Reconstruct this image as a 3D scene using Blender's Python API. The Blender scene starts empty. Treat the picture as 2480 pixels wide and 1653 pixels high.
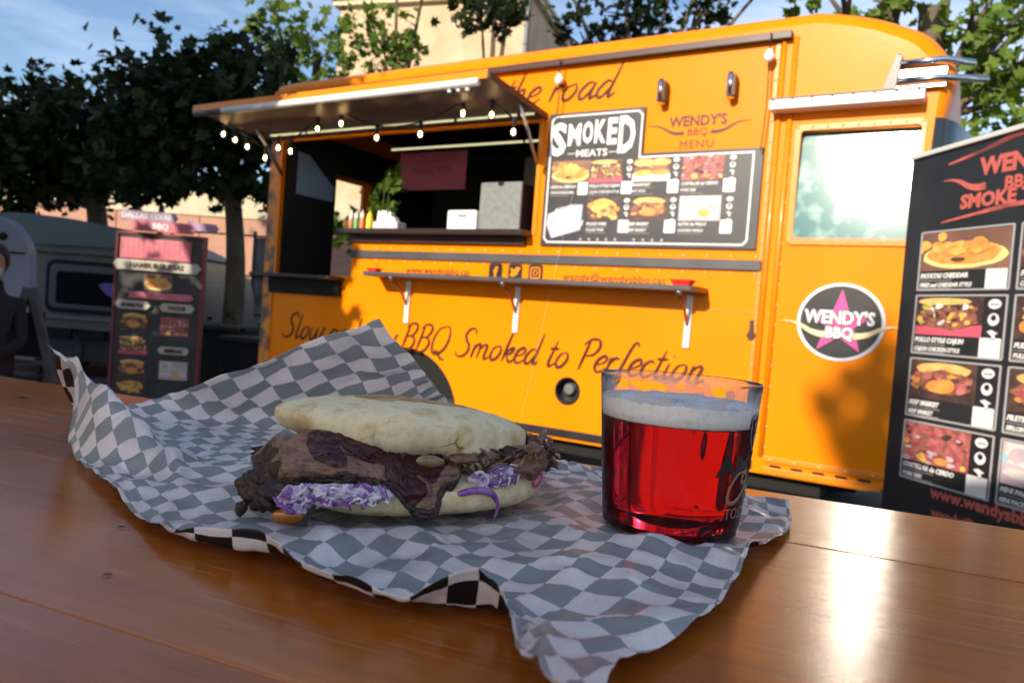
import bpy, bmesh, math, random
import numpy as np
from math import sin, cos, pi, radians, sqrt, atan2
from mathutils import Vector, Matrix, noise as mnoise
from mathutils.geometry import tessellate_polygon

sc = bpy.context.scene
COL = sc.collection
rng = random.Random(7)

# ------------------------------------------------------------------ camera
PITCH, ROLL = 0.0345, 0.0749
fw = Vector((0, cos(PITCH), -sin(PITCH)))
r0 = Vector((1, 0, 0)); u0 = Vector((0, sin(PITCH), cos(PITCH)))
CR = r0*cos(ROLL) + u0*sin(ROLL); CU = u0*cos(ROLL) - r0*sin(ROLL)
cd = bpy.data.cameras.new('camera'); cam = bpy.data.objects.new('camera', cd); COL.objects.link(cam)
cam.matrix_world = Matrix(((CR.x, CU.x, -fw.x, 0), (CR.y, CU.y, -fw.y, 0), (CR.z, CU.z, -fw.z, 1.08), (0, 0, 0, 1)))
cd.sensor_width = 36; cd.lens = 26.49; cd.clip_start = .02; cd.clip_end = 600
cd.dof.use_dof = True; cd.dof.focus_distance = .43; cd.dof.aperture_fstop = 16
sc.camera = cam

# ------------------------------------------------------------------ light and sky
SUN_EL = radians(23.0)
SH = Vector((-.588, -.809, 0)).normalized()               # horizontal direction towards the sun
SUND = Vector((SH.x*cos(SUN_EL), SH.y*cos(SUN_EL), sin(SUN_EL)))
w = bpy.data.worlds.new('World'); sc.world = w; w.use_nodes = True
nt = w.node_tree; nt.nodes.clear(); N = nt.nodes.new; Lk = nt.links.new
sky = N('ShaderNodeTexSky'); sky.sky_type = 'NISHITA'; sky.sun_disc = False
sky.sun_elevation = SUN_EL; sky.sun_rotation = atan2(SH.x, SH.y); sky.dust_density = .15; sky.ozone_density = 2.6
tc = N('ShaderNodeTexCoord'); mp = N('ShaderNodeMapping'); mp.inputs['Scale'].default_value = (1.0, 1.6, 4.2); mp.inputs['Rotation'].default_value = (.0, .25, .5)
cn = N('ShaderNodeTexNoise'); cn.inputs['Scale'].default_value = 1.5; cn.inputs['Detail'].default_value = 6; cn.inputs['Roughness'].default_value = .55
cr = N('ShaderNodeValToRGB'); cr.color_ramp.elements[0].position = .45; cr.color_ramp.elements[1].position = .70
cr.color_ramp.elements[1].color = (.8, .8, .8, 1)
cm = N('ShaderNodeMix'); cm.data_type = 'RGBA'; cm.inputs[7].default_value = (5.9, 6.5, 7.8, 1)
bg = N('ShaderNodeBackground'); bg.inputs['Strength'].default_value = .088; wo = N('ShaderNodeOutputWorld')
Lk(tc.outputs['Generated'], mp.inputs['Vector']); Lk(mp.outputs[0], cn.inputs['Vector']); Lk(cn.outputs['Fac'], cr.inputs['Fac'])
Lk(cr.outputs['Color'], cm.inputs[0]); Lk(sky.outputs[0], cm.inputs[6]); Lk(cm.outputs[2], bg.inputs['Color']); Lk(bg.outputs[0], wo.inputs['Surface'])
sd = bpy.data.lights.new('sun', 'SUN'); sd.energy = 3.1; sd.angle = radians(.53); sd.color = (1, .88, .70)
sun = bpy.data.objects.new('sun', sd); COL.objects.link(sun)
sun.rotation_euler = SUND.to_track_quat('Z', 'Y').to_euler()
vs = sc.view_settings; vs.view_transform = 'Standard'; vs.look = 'None'; vs.exposure = 1.07; vs.gamma = 1
try: vs.use_curve_mapping = False
except Exception: pass
sc.cycles.use_denoising = True
sc.cycles.max_bounces = 10; sc.cycles.transparent_max_bounces = 12; sc.cycles.sample_clamp_indirect = 40

# ------------------------------------------------------------------ materials
def M(name, col, rough=.5, metal=0, spec=.5, var=None, bump=None, coat=0, coat_rough=.05, emit=None, trans=0, ior=1.45, scl=(1, 1, 1), dist=.002):
    m = bpy.data.materials.new(name); m.use_nodes = True
    t = m.node_tree; b = t.nodes['Principled BSDF']
    b.inputs['Base Color'].default_value = (*col, 1); b.inputs['Roughness'].default_value = rough
    b.inputs['Metallic'].default_value = metal; b.inputs['Specular IOR Level'].default_value = spec
    b.inputs['IOR'].default_value = ior; b.inputs['Transmission Weight'].default_value = trans
    b.inputs['Coat Weight'].default_value = coat; b.inputs['Coat Roughness'].default_value = coat_rough
    if emit: b.inputs['Emission Color'].default_value = (*emit[0], 1); b.inputs['Emission Strength'].default_value = emit[1]
    def vec():
        c = t.nodes.new('ShaderNodeTexCoord'); p = t.nodes.new('ShaderNodeMapping'); p.inputs['Scale'].default_value = scl
        t.links.new(c.outputs['Object'], p.inputs['Vector']); return p.outputs[0]
    if var:
        s, c2, lo, hi = var
        n = t.nodes.new('ShaderNodeTexNoise'); n.inputs['Scale'].default_value = s; n.inputs['Detail'].default_value = 6
        r = t.nodes.new('ShaderNodeMapRange'); r.inputs[1].default_value = lo; r.inputs[2].default_value = hi
        x = t.nodes.new('ShaderNodeMix'); x.data_type = 'RGBA'; x.inputs[6].default_value = (*col, 1); x.inputs[7].default_value = (*c2, 1)
        t.links.new(vec(), n.inputs['Vector']); t.links.new(n.outputs['Fac'], r.inputs[0]); t.links.new(r.outputs[0], x.inputs[0])
        t.links.new(x.outputs[2], b.inputs['Base Color'])
    if bump:
        s, st = bump
        n = t.nodes.new('ShaderNodeTexNoise'); n.inputs['Scale'].default_value = s; n.inputs['Detail'].default_value = 5
        q = t.nodes.new('ShaderNodeBump'); q.inputs['Strength'].default_value = st; q.inputs['Distance'].default_value = dist
        t.links.new(vec(), n.inputs['Vector']); t.links.new(n.outputs['Fac'], q.inputs['Height']); t.links.new(q.outputs[0], b.inputs['Normal'])
    return m

ORANGE = M('orange_paint', (.90, .245, .001), .34, spec=.12, var=(2.3, (.84, .205, .001), .3, .8), bump=(2.6, .10), dist=.02, coat=.05, coat_rough=.1)
ORANGE2 = M('orange_trim_paint', (.84, .235, .002), .34, coat=.3, coat_rough=.1, var=(6, (.7, .22, .01), .4, .8))
BLACKP = M('black_paint', (.012, .012, .014), .35, var=(8, (.03, .03, .03), .4, .8))
CHASSIS = M('black_chassis', (.006, .006, .006), .8)
GREYTRIM = M('grey_rail', (.055, .055, .062), .45, var=(5, (.09, .085, .09), .4, .8))
MAROON = M('dark_maroon_metal', (.045, .018, .018), .4, var=(4, (.07, .03, .03), .4, .8))
INTER = M('dark_interior', (.018, .017, .017), .6)
LETTER = M('brown_lettering', (.055, .012, .004), .5)
WHITEP = M('white_plastic', (.78, .78, .76), .4, var=(10, (.68, .68, .66), .45, .8))
CHROME = M('chrome', (.75, .75, .77), .12, metal=1)
STEEL = M('brushed_steel', (.55, .55, .56), .3, metal=1)
RUBBER = M('tyre_rubber', (.045, .045, .048), .75, var=(12, (.08, .08, .08), .4, .8), bump=(60, .3))
RIMM = M('wheel_rim_grey', (.10, .10, .10), .5, metal=.6)
CARDBLK = M('board_black', (.014, .014, .016), .32, var=(3, (.025, .025, .028), .4, .7))
BOARDGREY = M('menu_charcoal', (.035, .034, .038), .38, var=(3, (.05, .05, .055), .4, .7))
PRINTW = M('print_white', (.72, .70, .70), .5)
PRINTG = M('print_grey', (.38, .37, .38), .5)
PRINTO = M('print_red_orange_dappled', (.50, .11, .09), .5, var=(3.2, (.16, .045, .04), .50, .62))  # dark mottling in the colour stands for dappled shade as well as wear
MAGENTA = M('print_magenta', (.70, .05, .28), .45)
HORN = M('print_horn_cream', (.72, .62, .38), .5, var=(20, (.60, .46, .22), .4, .7))
RINGG = M('print_ring_grey', (.62, .62, .68), .45)
LILAC = M('print_lilac', (.50, .47, .62), .6, var=(9, (.42, .40, .54), .4, .7))
PINK = M('pink_poster', (.62, .10, .20), .6)
GREYBOX = M('slate_grey_box', (.20, .22, .22), .6, var=(25, (.15, .165, .165), .4, .7))
LED = M('led_strip', (.55, .55, .30), .4, emit=((1, .95, .55), .32))
TUBE = M('white_awning_tube', (.80, .80, .78), .3)
BULBGLOW = M('bulb_filament', (1, .7, .35), .4, emit=((1, .62, .25), 26))
BULBG = M('bulb_glass', (1, .96, .9), .05, trans=1, ior=1.12)
CORD = M('black_cord', (.008, .008, .008), .6)
FOOD = dict(
 fry=M('photo_fried_gold', (.72, .36, .07), .55, var=(26, (.82, .52, .14), .35, .7)), fry2=M('photo_orange', (.66, .24, .05), .55, var=(26, (.76, .36, .10), .35, .7)),
 bun=M('photo_bun', (.76, .50, .17), .5, var=(22, (.62, .34, .09), .4, .75)), meat=M('photo_meat', (.20, .07, .05), .5, var=(40, (.42, .17, .11), .4, .7)),
 rib=M('photo_ribs', (.34, .07, .07), .5, var=(34, (.58, .20, .19), .4, .7)), dark=M('photo_dark', (.05, .03, .03), .5, var=(18, (.12, .06, .05), .4, .7)),
 pale=M('photo_pale', (.66, .60, .56), .5), pink=M('photo_pink_tray', (.62, .10, .16), .5), green=M('photo_green', (.25, .32, .05), .5, var=(30, (.45, .38, .10), .4, .6)),
 blue=M('photo_blue', (.35, .55, .62), .5), plate=M('photo_plate', (.72, .62, .24), .5), brownbg=M('photo_backdrop', (.16, .08, .06), .5, var=(5, (.28, .14, .10), .35, .7)),
 lil=M('photo_lilac', (.5, .38, .46), .5, var=(14, (.62, .50, .48), .4, .7)))

# ------------------------------------------------------------------ mesh helpers
class MB:
    def __init__(s): s.v = []; s.f = []; s.mi = []; s.cur = 0
    def add(s, vs, fs):
        o = len(s.v); s.v += [tuple(x) for x in vs]; s.f += [tuple(i+o for i in f) for f in fs]; s.mi += [s.cur]*len(fs); return s
    def box(s, c, d, rot=None):
        h = Vector(d)/2; P = []
        for sx in (-1, 1):
            for sy in (-1, 1):
                for sz in (-1, 1):
                    q = Vector((sx*h.x, sy*h.y, sz*h.z))
                    if rot: q = rot @ q
                    P.append(Vector(c)+q)
        return s.add(P, [(0, 1, 3, 2), (4, 6, 7, 5), (0, 4, 5, 1), (2, 3, 7, 6), (0, 2, 6, 4), (1, 5, 7, 3)])
    def b2(s, a, b):
        return s.box([(x+y)/2 for x, y in zip(a, b)], [abs(x-y) for x, y in zip(a, b)])
    def tube(s, pts, r, n=8, cap=True):
        pts = [Vector(p) for p in pts]; m = len(pts); rr = r if hasattr(r, '__len__') else [r]*m
        vs = []; prev = None
        for i, p in enumerate(pts):
            t = (pts[min(i+1, m-1)]-pts[max(i-1, 0)])
            t = t.normalized() if t.length > 1e-9 else Vector((0, 0, 1))
            if prev is None: a = t.orthogonal().normalized()
            else:
                a = prev - t*prev.dot(t); a = a.normalized() if a.length > 1e-6 else t.orthogonal().normalized()
            prev = a; b = t.cross(a)
            for k in range(n): vs.append(p+(a*cos(2*pi*k/n)+b*sin(2*pi*k/n))*rr[i])
        fs = [(i*n+k, i*n+(k+1) % n, (i+1)*n+(k+1) % n, (i+1)*n+k) for i in range(m-1) for k in range(n)]
        if cap: fs += [tuple(range(n))[::-1], tuple((m-1)*n+k for k in range(n))]
        return s.add(vs, fs)
    def lathe(s, prof, n=48, c=(0, 0, 0), axis='Z', closed=False):
        vs = []; c = Vector(c)
        for r, z in prof:
            for k in range(n):
                a = 2*pi*k/n
                p = Vector((r*cos(a), r*sin(a), z))
                if axis == 'Y': p = Vector((p.x, p.z, -p.y))
                if axis == 'X': p = Vector((p.z, p.y, -p.x))
                vs.append(c+p)
        m = len(prof)
        fs = [(i*n+k, i*n+(k+1) % n, (i+1)*n+(k+1) % n, (i+1)*n+k) for i in range(m-1) for k in range(n)]
        if closed: fs += [((m-1)*n+k, (m-1)*n+(k+1) % n, (k+1) % n, k) for k in range(n)]
        else:
            if prof[0][0] > 1e-6: fs.append(tuple(range(n))[::-1])
            if prof[-1][0] > 1e-6: fs.append(tuple((m-1)*n+k for k in range(n)))
        return s.add(vs, fs)
    def prism(s, poly, y0, y1, holes=()):
        """polygon in the XZ plane (2-D points) with holes, thickened from y0 (front) to y1"""
        loops = [[Vector((x, z, 0)) for x, z in L] for L in (poly, *holes)]
        tri = tessellate_polygon(loops); flat = [p for L in loops for p in L]; n = len(flat)
        vs = [(p.x, y0, p.y) for p in flat]+[(p.x, y1, p.y) for p in flat]
        fs = []
        for t in tri:
            a, b, c = [flat[i] for i in t]
            ccw = (b.x-a.x)*(c.y-a.y)-(b.y-a.y)*(c.x-a.x) > 0
            t = tuple(t) if ccw else tuple(t)[::-1]
            fs.append(t); fs.append(tuple(i+n for i in t[::-1]))
        o = 0
        for L in loops:
            k = len(L)
            for i in range(k): fs.append((o+i, o+(i+1) % k, n+o+(i+1) % k, n+o+i))
            o += k
        return s.add(vs, fs)
    def poly(s, pts, y):
        """flat polygon facing -Y"""
        s.add([(x, y, z) for x, z in pts], [tuple(range(len(pts)))]); return s
    def grid(s, P, nu, nv, closeu=False):
        fs = []
        for i in range(nu if closeu else nu-1):
            for j in range(nv-1):
                i2 = (i+1) % nu; fs.append((i*nv+j, i2*nv+j, i2*nv+j+1, i*nv+j+1))
        return s.add(P, fs)
    def build(s, name, mat, parent=None, smooth=False, bevel=0, loc=None, fix=True):
        me = bpy.data.meshes.new(name); me.from_pydata(s.v, [], s.f)
        for m in (mat if isinstance(mat, (list, tuple)) else [mat]): me.materials.append(m)
        if isinstance(mat, (list, tuple)): me.polygons.foreach_set('material_index', s.mi)
        me.update()
        if fix:
            bm = bmesh.new(); bm.from_mesh(me); bmesh.ops.recalc_face_normals(bm, faces=bm.faces); bm.to_mesh(me); bm.free()
        if smooth is True: me.polygons.foreach_set('use_smooth', [True]*len(me.polygons))
        elif smooth: me.set_sharp_from_angle(angle=smooth); 
        o = bpy.data.objects.new(name, me); COL.objects.link(o)
        if smooth and smooth is not True:
            me.polygons.foreach_set('use_smooth', [True]*len(me.polygons))
        if bevel:
            b = o.modifiers.new('bevel', 'BEVEL'); b.width = bevel; b.segments = 2; b.limit_method = 'ANGLE'
        if parent: o.parent = parent
        if loc: o.location = loc
        return o

def tag(o, label=None, cat=None, group=None, kind=None):
    for k, v in (('label', label), ('category', cat), ('group', group), ('kind', kind)):
        if v: o[k] = v
    return o
def empty(name, loc, rz=0, label=None, cat=None, group=None):
    o = bpy.data.objects.new(name, None); COL.objects.link(o); o.location = loc; o.rotation_euler = (0, 0, rz); o.empty_display_size = .1
    return tag(o, label, cat, group)
def clone(o, parent=None):
    c = o.copy(); COL.objects.link(c)
    if parent: c.parent = parent
    for ch in list(o.children): clone(ch, c)
    return c
def spline(pts, k=6, closed=False):
    pts = [Vector(p) for p in pts]; n = len(pts); out = []
    rngi = range(n if closed else n-1)
    for i in rngi:
        g = (lambda j: pts[j % n]) if closed else (lambda j: pts[min(max(j, 0), n-1)])
        a, b, c, d = g(i-1), g(i), g(i+1), g(i+2)
        for q in range(k):
            t = q/k
            out.append(.5*((2*b)+(c-a)*t+(2*a-5*b+4*c-d)*t*t+(3*b-a-3*c+d)*t**3))
    if not closed: out.append(pts[-1])
    return out
def rrect(x0, z0, x1, z1, r, k=4):
    o = []
    for cx, cz, a0 in ((x1-r, z1-r, 0), (x0+r, z1-r, 90), (x0+r, z0+r, 180), (x1-r, z0+r, 270)):
        for i in range(k+1):
            a = radians(a0+90*i/k); o.append((cx+r*cos(a), cz+r*sin(a)))
    return o
def circ(cx, cz, r, n=32, rz=None): return [(cx+r*cos(2*pi*i/n), cz+(rz or r)*sin(2*pi*i/n)) for i in range(n)]
def text_mesh(body, size=.1, xs=1, shear=0, bold=0, align='LEFT', extrude=.0006, space=1):
    c = bpy.data.curves.new('lettering', 'FONT'); c.body = body; c.size = size; c.shear = shear; c.offset = bold; c.align_x = align
    c.extrude = extrude; c.resolution_u = 2; c.space_character = space
    o = bpy.data.objects.new('lettering', c); COL.objects.link(o)
    dg = bpy.context.evaluated_depsgraph_get(); me = bpy.data.meshes.new_from_object(o.evaluated_get(dg))
    bpy.data.objects.remove(o); bpy.data.curves.remove(c)
    if xs != 1:
        for v in me.vertices: v.co.x *= xs
    return me
def text(body, pos, size, mat, parent, name='lettering', rot=0, **kw):
    """flat print facing local -Y at (x, y, z)"""
    me = text_mesh(body, size, **kw); me.materials.clear(); me.materials.append(mat)
    o = bpy.data.objects.new(name, me); COL.objects.link(o); o.parent = parent
    o.matrix_local = Matrix.Translation(pos) @ Matrix.Rotation(rot, 4, 'Y') @ Matrix.Rotation(pi/2, 4, 'X')
    return o

GLY = {
 'S': (.72, [[(.62, .82), (.52, 1.0), (.3, .99), (.18, .8), (.28, .6), (.48, .42), (.52, .2), (.36, .02), (.1, .02), (-.04, .16)]]),
 'l': (.36, [[(.1, 1.0), (.09, .5), (.09, .14), (.17, 0), (.36, .12)]]),
 'o': (.56, [[(.28, .5), (.1, .42), (.03, .2), (.14, .01), (.32, .06), (.42, .28), (.36, .46), (.26, .5)]]),
 'w': (.80, [[(.0, .5), (.05, .12), (.15, .0), (.28, .12), (.38, .5)], [(.38, .5), (.41, .12), (.51, .0), (.65, .14), (.73, .52), (.80, .47)]]),
 'a': (.58, [[(.4, .46), (.2, .5), (.03, .25), (.1, .02), (.26, .06), (.42, .46)], [(.42, .5), (.4, .12), (.46, 0), (.6, .12)]]),
 'n': (.54, [[(.05, .5), (.05, 0)], [(.05, .28), (.2, .48), (.34, .45), (.33, .12), (.4, 0), (.56, .12)]]),
 'd': (.58, [[(.4, .44), (.2, .5), (.03, .25), (.1, .02), (.26, .06), (.42, .44)], [(.42, 1.05), (.41, .5), (.40, .12), (.46, 0), (.6, .12)]]),
 'B': (.74, [[(.08, 0), (.09, .5), (.1, .98)], [(-.03, .85), (.15, 1.0), (.42, .98), (.5, .78), (.38, .57), (.14, .53)], [(.14, .53), (.48, .5), (.58, .25), (.4, .02), (.0, .0)]]),
 'Q': (.92, [[(.4, 1.0), (.12, .88), (.0, .5), (.12, .08), (.4, 0), (.66, .2), (.72, .6), (.58, .95), (.4, 1.0)], [(.2, .1), (.4, .06), (.62, -.14), (.86, -.2)]]),
 'm': (.84, [[(.05, .5), (.05, 0)], [(.05, .28), (.18, .48), (.3, .45), (.31, 0)], [(.31, .28), (.46, .48), (.6, .45), (.6, .12), (.68, 0), (.85, .12)]]),
 'k': (.52, [[(.08, 1.05), (.06, .5), (.05, 0)], [(.05, .2), (.25, .45), (.38, .47), (.3, .28), (.12, .24)], [(.14, .24), (.3, .04), (.42, 0), (.56, .12)]]),
 'e': (.45, [[(.03, .2), (.3, .3), (.36, .44), (.24, .52), (.06, .38), (.03, .15), (.16, 0), (.32, .03), (.47, .15)]]),
 't': (.36, [[(.14, .85), (.11, .4), (.1, .12), (.18, 0), (.36, .12)], [(-.05, .58), (.32, .6)]]),
 'P': (.64, [[(.1, 0), (.11, .5), (.12, .98)], [(-.06, .8), (.15, 1.0), (.45, .98), (.56, .75), (.42, .52), (.14, .46)]]),
 'r': (.40, [[(.03, .5), (.06, .4), (.06, 0)], [(.06, .28), (.2, .48), (.38, .46)]]),
 'f': (.42, [[(.44, .9), (.36, 1.02), (.24, .9), (.17, .4), (.1, -.25), (.18, -.35), (.27, -.2), (.2, .05), (.44, .12)]]),
 'c': (.44, [[(.36, .42), (.24, .51), (.06, .38), (.03, .15), (.16, 0), (.32, .03), (.46, .15)]]),
 'i': (.28, [[(.06, .5), (.05, .12), (.12, 0), (.28, .12)], [(.1, .7), (.11, .73)]]),
 'h': (.54, [[(.08, 1.05), (.06, .5), (.05, 0)], [(.05, .28), (.2, .48), (.32, .45), (.32, .12), (.38, 0), (.56, .12)]]),
 'W': (1.0, [[(0, 1), (.1, .05), (.18, 0), (.45, .8)], [(.45, .8), (.52, .05), (.6, 0), (.95, 1.05)]]),
 'y': (.5, [[(.03, .5), (.06, .12), (.16, .02), (.34, .2), (.38, .5)], [(.38, .5), (.34, -.1), (.2, -.35), (.08, -.25), (.3, .0), (.52, .12)]]),
 'A': (.8, [[(0, 0), (.3, .6), (.45, 1), (.52, .4), (.62, 0)], [(.1, .36), (.58, .36)]]), 'u': (.52, [[(.03, .5), (.05, .12), (.14, 0), (.3, .15), (.36, .5)], [(.36, .5), (.36, .1), (.42, 0), (.54, .12)]]),
 ' ': (.34, [])}
def script_width(s): return sum(GLY[c][0] for c in s)
def script(s, pos, h, mat, parent, r=.0075, slant=.42, name='script_lettering', rise=0, wid=None):
    mb = MB(); x = 0; k = 1 if wid is None else wid/(script_width(s)*h)
    for c in s:
        a, st = GLY[c]
        for q in st:
            pts = spline([(px, 0, py) for px, py in q], 5)
            L = len(pts); pts = [((p.x+x+slant*p.z)*h*k, 0, p.z*h+rise*x*h) for p in pts]
            rr = [r*(.55+.75*sin(pi*(i+.5)/L)) for i in range(L)]
            o = len(mb.v); mb.tube(pts, rr, 6)
            for i in range(o, len(mb.v)): v = mb.v[i]; mb.v[i] = (v[0], v[1]*.12, v[2])
        x += a
    o = mb.build(name, mat, parent, smooth=True); o.location = pos; return o

# ------------------------------------------------------------------ ground
gm = M('dark_paving', (.055, .052, .05), .85, var=(3, (.085, .08, .075), .35, .7), bump=(40, .3))
g = MB(); g.add([(-120, -120, 0), (120, -120, 0), (120, 160, 0), (-120, 160, 0)], [(0, 1, 2, 3)])
tag(g.build('ground', gm), kind='structure')

# ------------------------------------------------------------------ buildings and far wall
BEIGE = M('sunlit_render', (.52, .36, .22), .85, var=(1.6, (.62, .46, .30), .35, .7), bump=(30, .3))
BRICKM = M('pink_brick', (.50, .27, .19), .85, var=(2.2, (.42, .22, .16), .35, .7), bump=(25, .3), scl=(1, 1, 3))
CREAM = M('cream_coping', (.64, .55, .38), .8, var=(2, (.5, .42, .28), .4, .8))
bl = empty('brick_building', (-2.95, 21, 0), radians(-17), 'tall pale brick building with a stone cornice rising behind the orange truck', 'building')
mb = MB(); mb.b2((-2.75, .0, 0), (2.95, 8, 9.6)); mb.build('wall', BEIGE, bl, bevel=.02)
mb = MB(); mb.b2((-2.95, -.28, 9.6), (3.15, 8.2, 9.72)); mb.b2((-2.9, -.18, 9.45), (3.1, 8.1, 9.6)); mb.build('cornice', CREAM, bl)
mb = MB(); mb.tube([(2.86, -.09, 0), (2.86, -.09, 9.4)], .06, 10); mb.build('drain_pipe', M('grey_pipe', (.25, .24, .24), .5), bl, smooth=True)
for z in (7.2,):
    for x in (-1.2, 1.2):
        f = MB(); f.b2((x-.5, -.04, z-1.0), (x+.5, .02, z+.7)); f.b2((x-.42, -.06, z-.95), (x+.42, -.03, z+.62))
wl = empty('garden_wall', (-9, 15.5, 0), radians(-3), 'long sunlit brick wall with cream coping behind the caravan and trees', 'wall')
mb = MB()
for k in range(12): mb.b2((-8+k*1.75, 0, 0), (-8+k*1.75+1.735, .3, 2.62))
mb.build('wall_panel', BRICKM, wl, bevel=.008)
mb = MB(); mb.b2((-8, -.03, 2.62), (13, .33, 3.15)); mb.build('coping', CREAM, wl, bevel=.01)
fn = empty('mesh_fence', (-4.9, 13.2, 0), radians(-4), 'grey mesh fence on posts in front of the brick wall', 'fence')
mb = MB(); mb.b2((.30, 0, .05), (1.0, .012, 2.1)); mb.build('mesh_screen', M('grey_mesh', (.20, .21, .21), .8, var=(2.5, (.08, .085, .085), .42, .62), bump=(80, .5)), fn)
for z in (.75, 1.42, 2.12):
    mb = MB(); mb.tube([(-1.2, -.02, z), (1.05, -.02, z)], .016, 6); mb.build('fence_rail', CORD, fn)
for x in (-1.2, .3, 1.02):
    mb = MB(); mb.tube([(x, 0, 0), (x, 0, 2.2)], .03, 8); mb.build('fence_post', GREYTRIM, fn)

# ------------------------------------------------------------------ trees
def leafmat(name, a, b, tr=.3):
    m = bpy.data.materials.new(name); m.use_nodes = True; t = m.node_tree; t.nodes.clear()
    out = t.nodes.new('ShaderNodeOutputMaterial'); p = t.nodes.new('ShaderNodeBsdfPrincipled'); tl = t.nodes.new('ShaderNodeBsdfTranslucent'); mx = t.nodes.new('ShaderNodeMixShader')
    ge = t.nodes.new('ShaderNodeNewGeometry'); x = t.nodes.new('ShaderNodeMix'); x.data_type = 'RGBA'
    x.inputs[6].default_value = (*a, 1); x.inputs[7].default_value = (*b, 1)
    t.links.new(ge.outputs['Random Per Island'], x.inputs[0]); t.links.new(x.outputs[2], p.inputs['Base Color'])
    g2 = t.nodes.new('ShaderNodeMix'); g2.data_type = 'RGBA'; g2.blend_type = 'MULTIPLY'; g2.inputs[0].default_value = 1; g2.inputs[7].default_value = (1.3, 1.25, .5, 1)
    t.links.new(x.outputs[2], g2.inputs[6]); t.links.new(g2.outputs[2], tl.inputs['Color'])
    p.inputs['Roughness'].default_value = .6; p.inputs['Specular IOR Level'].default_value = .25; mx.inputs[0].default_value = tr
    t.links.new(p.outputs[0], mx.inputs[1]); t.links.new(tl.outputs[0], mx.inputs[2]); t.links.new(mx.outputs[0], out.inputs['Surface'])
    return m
LEAF_SHADE = leafmat('plane_leaf_shaded', (.006, .013, .003), (.026, .048, .007), .2)  # darker copy of the leaf colour, shade painted in for trees out of sun
LEAF_SUN = leafmat('plane_leaf_sunlit', (.07, .13, .018), (.15, .22, .035))  # lighter copy of the leaf colour for sunlit trees, herb and shrub
BARK = M('plane_bark', (.13, .105, .07), .9, var=(6, (.07, .055, .04), .4, .7), bump=(14, .6), scl=(1, 1, .4), dist=.01)
LOBES = [(0, -.5), (.18, -.38), (.5, -.30), (.30, -.08), (.52, .16), (.20, .16), (0, .55), (-.20, .16), (-.52, .16), (-.30, -.08), (-.5, -.30), (-.18, -.38)]
def leaves(mb, blobs, dens, size, seed, fill=0):
    r = random.Random(seed)
    for (cx, cy, cz, rx, ry, rz) in blobs:
        n = int(dens*(rx*rz*2+ry*rz*2))
        cl = []
        for _ in range(max(4, n//9)):
            while True:
                d = Vector((r.uniform(-1, 1), r.uniform(-1, 1), r.uniform(-1, 1)))
                if fill*.0+.15 < d.length < 1.0: break
            cl.append((d, r.uniform(.12, .3)))
        for i in range(n):
            d, sp = cl[r.randrange(len(cl))]
            q = Vector((cx+d.x*rx, cy+d.y*ry, cz+d.z*rz))+Vector((r.gauss(0, 1), r.gauss(0, 1), r.gauss(0, .8)))*sp*.7*min(1, rz*2)
            s = size*r.uniform(.6, 1.25)
            nrm = Vector((r.gauss(0, .7), r.gauss(0, .7)-.25, r.gauss(.5, .6))).normalized()
            a = nrm.orthogonal().normalized(); ang = r.uniform(0, 6.28); b = nrm.cross(a); a, b = a*cos(ang)+b*sin(ang), b*cos(ang)-a*sin(ang)
            bend = r.uniform(-.25, .25)
            P = [q+(a*x+b*y+nrm*(bend*(abs(x)))*1.2)*s for x, y in LOBES]
            mb.add([q+b*(-.05*s)]+P, [(0, 1, 2, 3, 4, 5), (0, 5, 6, 7), (0, 7, 8, 9), (0, 9, 10, 11, 12), (0, 12, 1)])
def tree(base, top, r, blobs, label, dens=230, size=.15, seed=1, mat=None, group='plane trees around the square', name='plane_tree', limbs=True):
    t = empty(name, base, 0, label, 'tree', group)
    B = Vector(base); mid = (B+Vector(top))/2+Vector((.08, .05, 0))
    mb = MB(); pts = spline([Vector((0, 0, 0)), mid-B, Vector(top)-B], 5)
    n = len(pts); mb.tube(pts, [r*(1.25-.6*i/(n-1)) for i in range(n)], 12)
    if limbs:
        for (cx, cy, cz, rx, ry, rz) in blobs:
            e = Vector((cx, cy, cz))-B; s0 = pts[int(n*.72)]; m_ = (s0+e)/2+Vector((0, 0, .15*rz))
            mb.tube(spline([s0, m_, e], 4), [r*.45*(1-.8*i/8) for i in range(9)], 7)
            for k in range(3):
                e2 = e+Vector((rng.uniform(-1, 1)*rx, rng.uniform(-1, 1)*ry, rng.uniform(-.4, 1)*rz))*.8
                mb.tube([m_*.4+e*.6, (e+e2)/2, e2], [r*.2, r*.12, r*.05], 5)
    mb.build('trunk', BARK, t, smooth=True)
    cb = MB(); leaves(cb, [(x-B.x, y-B.y, z-B.z, a, b, c) for x, y, z, a, b, c in blobs], dens, size, seed)
    cb.build('crown', mat or LEAF_SHADE, t, fix=False)
    return t
def B3(L, y, dy=.55): return [(x, y+rng.uniform(-.3, .3), z, rx, dy, rz) for x, z, rx, rz in L]
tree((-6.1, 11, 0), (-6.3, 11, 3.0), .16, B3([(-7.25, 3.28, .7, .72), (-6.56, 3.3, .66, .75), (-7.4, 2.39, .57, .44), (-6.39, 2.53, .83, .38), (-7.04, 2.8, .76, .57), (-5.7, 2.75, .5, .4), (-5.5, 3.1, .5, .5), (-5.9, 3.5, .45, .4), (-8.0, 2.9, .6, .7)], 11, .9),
     'low dark plane tree behind the caravan roof, farthest to the left', dens=330, seed=3)
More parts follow.
